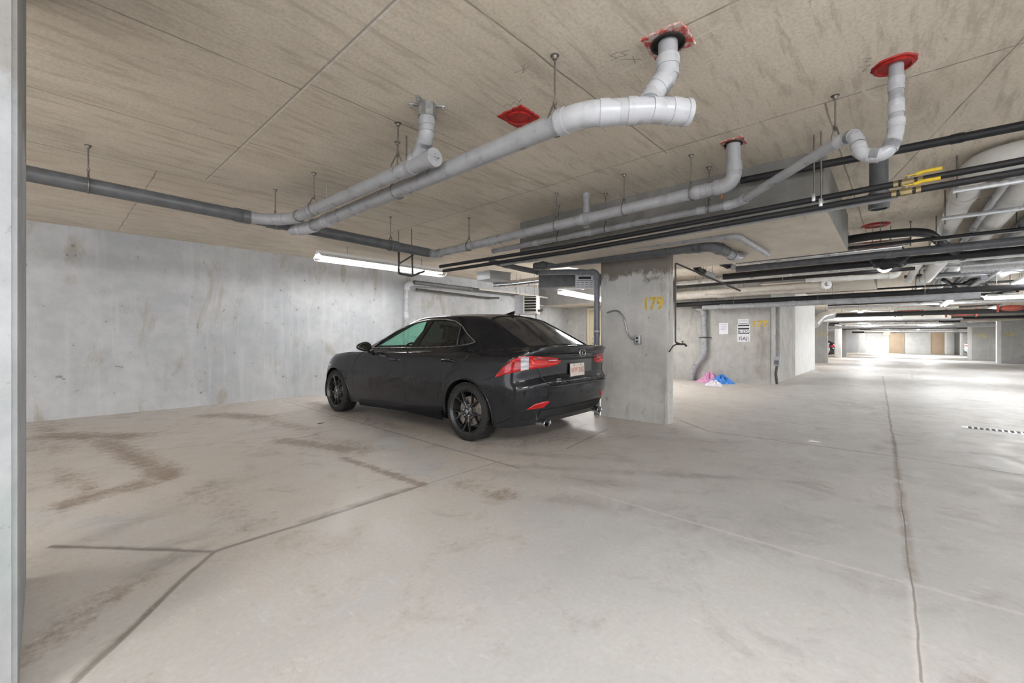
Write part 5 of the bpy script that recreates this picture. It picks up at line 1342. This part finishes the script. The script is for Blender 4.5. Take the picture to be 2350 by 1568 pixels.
    bm = MB(); Q = [on_rear(b, .640, .010) for b in [-.62 + 1.24 * k / 24 for k in range(25)]]; tube(bm, Q, [.004 + .013 * min(1, 3 * min(k, 24 - k) / 24) for k in range(25)], 10); build('bumper_shelf', bm, LOWER, car)
    # ducktail lip
    bm = MB(); Q = []
    for k in range(41):
        b = -.78 + 1.56 * k / 40; Q.append(Vector((-.905 + .11 * (abs(b) / .8) ** 3, b, 1.045 - .035 * (abs(b) / .8) ** 3)))
    tube(bm, Q, .016, 10); build('boot_lip', bm, paint, car)
    # tail lamps: patches draped round the corner in (b or a, z)
    def lamp_strip(rows, off, thick, mat, nm, par, s, n=6):
        bm = MB(); R_ = []
        for (q0, l0, h0), (q1, l1, h1) in zip(rows, rows[1:]):
            for k in range(5): t = k / 5; R_.append((q0 + (q1 - q0) * t, l0 + (l1 - l0) * t, h0 + (h1 - h0) * t))
        R_.append(rows[-1]); grid = []
        for q, lo, hi in R_:
            c = []
            for j in range(n + 1):
                e = off if 0 < j < n else off - thick * .5
                c.append(on_wrap(q, lo + (hi - lo) * j / n, s, e))
            grid.append([on_wrap(q, lo, s, off - thick)] + c + [on_wrap(q, hi, s, off - thick)])
        V = [[bm.verts.new(p) for p in r_] for r_ in grid]
        for p, q in zip(V, V[1:]):
            for j in range(len(p) - 1): bm.faces.new((p[j], p[j + 1], q[j + 1], q[j]))
        bm.faces.new(V[0]); bm.faces.new(V[-1])
        return build(nm, bm, mat, par, angle=50)
    def lamp_poly(pts, off, thick, mat, nm, par, s, n=8):
        return poly_pane(nm, pts, lambda q, z: on_wrap(q, z, s, off), mat, par, n=n, sub=6, thick=thick)
    for s in (1, -1):
        # wrap angle q: about -.2 near the plate side, 1.57 straight out to the side
        tl = lamp_strip([(-.22, .890, .925), (-.14, .860, .930), (.15, .842, .938), (.5, .832, .950), (.8, .818, .962), (.95, .805, .957), (1.1, .790, .925), (1.3, .768, .865), (1.48, .740, .790), (1.57, .730, .738)], .006, .012, L_RED, 'tail_lamp', car, s, 10)
        lamp_strip([(.76, .822, .950), (.93, .812, .948)], .010, .006, L_CLR, 'reversing_lens', tl, s)
        lamp_strip([(-.05, .905, .925), (.3, .910, .932), (.66, .915, .942)], .010, .005, L_DEEP, 'dark_lens_band', tl, s)
        lamp_strip([(-.10, .872, .880), (.3, .866, .876), (.62, .862, .874), (.70, .862, .930)], .012, .005, L_BRIGHT, 'light_bar', tl, s)
        lamp_strip([(-.06, .903, .912), (.22, .906, .916)], .014, .004, L_CLR, 'small_reflector', tl, s)
        lamp_strip([(.20, .470, .490), (.36, .425, .488), (.62, .420, .470), (.80, .415, .424)], .006, .010, L_RED, 'bumper_reflector', car, s)
        # dark lower valance swoosh
        bm = MB(); Q = [on_wrap(q, z, s, .002) for q, z in [(1.65, .235), (1.35, .29), (1.05, .36), (.8, .415), (.5, .445)]]; tube(bm, Q, .006, 8); build('bumper_crease', bm, RUBBERB, car)
        # exhaust
        M = aim(Vector((-.845, s * .57, .262)), (-1, 0, -.05)) @ Matrix.Diagonal((1.35, .85, 1, 1)) if False else Matrix.Translation((-.765, s * .55, .262)) @ Matrix.Rotation(math.radians(-92), 4, 'Y') @ Matrix.Diagonal((.85, 1.4, 1, 1))
        bm = MB(); lathe(bm, [(.028, -.15), (.040, -.15), (.043, .07), (.046, .095), (.041, .10), (.036, .085), (.033, -.10)], M, 28, True); ex = build('exhaust_tip', bm, CHROME, car)
        bm = MB(); lathe(bm, [(0, -.06), (.034, -.06), (.034, -.05), (0, -.05)], M, 20); build('exhaust_bore', bm, DARKV, ex)
    # diffuser panel
    bm = MB(); rows = []
    for z in (.315, .36, .40):
        rows.append([bm.verts.new(on_rear(-.62 + 1.24 * k / 24, z, .006)) for k in range(25)])
    lowr = [bm.verts.new(Vector((v.co.x + .10, v.co.y, .24))) for v in rows[0]]; rows.insert(0, lowr)
    for p, q in zip(rows, rows[1:]):
        for k in range(24): bm.faces.new((p[k], p[k + 1], q[k + 1], q[k]))
    bmesh.ops.solidify(bm, geom=list(bm.faces), thickness=.006); build('rear_valance', bm, LOWER, car)
    # plate
    pc = on_rear(.055, .79, .010); Mp = Matrix.Translation((pc.x - .006, pc.y, pc.z)) @ Matrix.Rotation(math.radians(2), 4, 'Y')
    bm = MB(); box(bm, (-.004, -.152, -.077), (.010, .152, .077), .003, Mp); pl = build('licence_plate', bm, RUBBERB, car)
    bm = MB(); box(bm, (-.006, -.146, -.071), (-.0035, .146, .071), .001, Mp); ps = build('plate_face', bm, PLATE, pl)
    Mt = Mp @ Matrix.Translation((-.0065, 0, -.005)) @ Matrix(((0, 0, -1), (-1, 0, 0), (0, 1, 0))).to_4x4()
    if full: text_mesh('WW BXS', .082, Mt, PLRED, 'plate_letters', pl, ext=.0006, sx=.78, weight=.001)
    bm = MB()
    for y in (-.07, .07): lathe(bm, [(0, 0), (.007, 0), (.007, .004), (0, .004)], Mp @ Matrix.Translation((-.006, y, .052)) @ Matrix.Rotation(math.radians(-90), 4, 'Y'), 8)
    build('plate_screws', bm, RUBBERB, pl)
    # badge: ring with a slanted L
    bc = on_rear(.0, .985, .022); Mb = Matrix.Translation(bc) @ Matrix(((0, 0, -1), (-1, 0, 0), (0, 1, 0))).to_4x4()
    bm = MB(); tube(bm, [Mb @ Vector((.060 * math.cos(2 * math.pi * k / 32), .043 * math.sin(2 * math.pi * k / 32), .002)) for k in range(33)], .0042, 8, caps=False); bd = build('badge', bm, CHROME, car)
    bm = MB(); tube(bm, [Mb @ Vector(p) for p in ((.014, .030, .003), (.004, .026, .003), (-.012, -.012, .003), (-.008, -.016, .003), (.038, -.016, .003))], .0042, 8); build('badge_letter', bm, CHROME, bd)
    if full:
        for b, t_, w in ((-.40, 'IS350', .035), (.42, 'LEXUS', .030)):
            q = on_rear(b, .705, .003); text_mesh(t_, w, Matrix.Translation(q) @ Matrix(((0, 0, -1), (-1, 0, 0), (0, 1, 0))).to_4x4(), CHROME, 'boot_lettering', car, ext=.002)
    # shark fin
    bm = MB(); rows = []
    for t in [k / 12 for k in range(13)]:
        a = .26 - .20 * t; hgt = .062 * (t ** 1.5); w = .022 * math.sin(math.pi * min(1, t * .8 + .12)); z0 = top(a, 0) - .004
        rows.append([bm.verts.new(q) for q in ((a, w, z0), (a - .012 * t, w * .5, z0 + hgt * .6), (a - .02 * t, 0, z0 + hgt), (a - .012 * t, -w * .5, z0 + hgt * .6), (a, -w, z0))])
    for p, q in zip(rows, rows[1:]):
        for j in range(4): bm.faces.new((p[j], p[j + 1], q[j + 1], q[j]))
    bm.faces.new(rows[-1]); build('shark_fin_antenna', bm, plain_gloss, car)
    # front: bonnet gap hint, head lamps, grille
    for s in (1, -1):
        gap([(2.42, .66), (2.9, .60), (3.3, .50)], lambda a, b, s=s: toppt(0)(a, s * b))
        poly_pane('head_lamp', [(3.05, .72), (3.35, .66), (3.55, .62), (3.50, .70), (3.30, .76)], lambda a, z, s=s: on_side(a, z, s, .004), L_CLR, car, n=6, sub=5)
    bm = MB(); vs = []
    rows = [[bm.verts.new(Vector(((lambda h: h[0].x + .006 if h[0] is not None else 3.8)(bvh.ray_cast(Vector((6, b, z)), Vector((-1, 0, 0)))), b, z))) for b in [(-1 + 2 * k / 12) * (.28 + .22 * abs(z - .45)) for k in range(13)]] for z in (.26, .36, .46, .56, .66)]
    for p, q in zip(rows, rows[1:]):
        for k in range(12): bm.faces.new((p[k], p[k + 1], q[k + 1], q[k]))
    bmesh.ops.solidify(bm, geom=list(bm.faces), thickness=.006); build('front_grille', bm, RUBBERB, car)
    # cabin furniture
    def seat(a, b, w, nm):
        bm = MB(); box(bm, (a - .05, b - w, .46), (a + .48, b + w, .60), .05)
        M = Matrix.Translation((a, b, .58)) @ Matrix.Rotation(math.radians(-16), 4, 'Y'); box(bm, (-.12, -w, -.05), (.04, w, .52), .05, M)
        st = build(nm, bm, CABIN, car)
        for hb in ((0,) if w < .4 else (-.36, .36)):
            bm = MB(); box(bm, (-.10, hb - .13, .56), (.02, hb + .13, .745), .045, M); tube(bm, [M @ Vector((-.04, hb - .05, .5)), M @ Vector((-.04, hb - .05, .6))], .008, 6); tube(bm, [M @ Vector((-.04, hb + .05, .5)), M @ Vector((-.04, hb + .05, .6))], .008, 6)
            build('head_restraint', bm, CABIN, st)
        return st
    seat(1.02, .38, .25, 'front_seat'); seat(1.02, -.38, .25, 'front_seat'); seat(.10, 0, .62, 'rear_seat')
    bm = MB(); box(bm, (1.78, -.72, .62), (2.27, .72, .93), .05); box(bm, (1.70, .20, .86), (1.92, .56, .97), .04); db = build('dashboard', bm, CABIN, car)
    Ms = Matrix.Translation((1.60, .38, .90)) @ Matrix.Rotation(math.radians(-68), 4, 'Y')
    bm = MB(); tube(bm, [Ms @ Vector((.18 * math.cos(2 * math.pi * k / 28), .18 * math.sin(2 * math.pi * k / 28), 0)) for k in range(29)], .014, 8, caps=False)
    for an in (0, 120, 240): tube(bm, [Ms @ Vector((0, 0, 0)), Ms @ Vector((.18 * math.cos(math.radians(an)), .18 * math.sin(math.radians(an)), 0))], .012, 6)
    lathe(bm, [(0, -.02), (.05, -.02), (.05, .015), (0, .02)], Ms, 16); build('steering_wheel', bm, plain_gloss, car)
    bm = MB(); box(bm, (1.36, -.11, 1.27), (1.39, .11, 1.33), .01); tube(bm, [(1.40, 0, 1.31), (1.44, 0, 1.36)], .01, 6); build('rear_view_mirror', bm, plain_gloss, car)
    return car
plain_gloss = plain('gloss_black_plastic', (.010, .010, .011), .12, var=.1)
plain_mirror = plain('mirror_glass', (.22, .22, .20), .08, .9, var=.1)
CARPOS = (4.04, 3.54, 0); CARROT = math.radians(91.5)
hero = make_car('sedan_car', 'dusty black four-door saloon parked beside the numbered column', PAINT, CARPOS, CARROT)

def copy_tree(o, parent=None):
    c = o.copy(); COL.objects.link(c)
    if parent is not None: c.parent = parent; c.matrix_parent_inverse = o.matrix_parent_inverse.copy()
    for ch in list(o.children): copy_tree(ch, c)
    return c
def recolour(root, mat_from, mat_to):
    cache = {}
    for ch in root.children:
        if ch.type == 'MESH' and ch.data.materials and ch.data.materials[0] == mat_from:
            if ch.data not in cache: cache[ch.data] = ch.data.copy(); cache[ch.data].materials[0] = mat_to
            ch.data = cache[ch.data]
KEEP = ('body', 'wheel', 'side_window', 'rear_window', 'windscreen', 'tail_lamp', 'wing_mirror', 'head_lamp', 'front_grille', 'quarter_window', 'chrome_surround', 'rear_valance')
for (x, y, rz, lab, pm) in [(33.6, 3.98, 90, 'dark parked car glimpsed behind the first column left of the aisle', PAINT),
                            (39.4, 3.95, 90, 'dark parked car glimpsed behind the second column left of the aisle', PAINT),
                            (52.5, -5.35, -90, 'silver white parked car half hidden by a column right of the aisle', m_paint('white_car_paint', (.55, .57, .60), .3))]:
    c = copy_tree(hero); c.location = (x, y, dz(x)); c.rotation_euler = (0, 0, math.radians(rz)); c['label'] = lab
    for ch in list(c.children):
        if ch.name.split('.')[0] not in KEEP:
            for g in list(ch.children): bpy.data.objects.remove(g)
            bpy.data.objects.remove(ch)
    if pm is not PAINT: recolour(c, PAINT, pm)
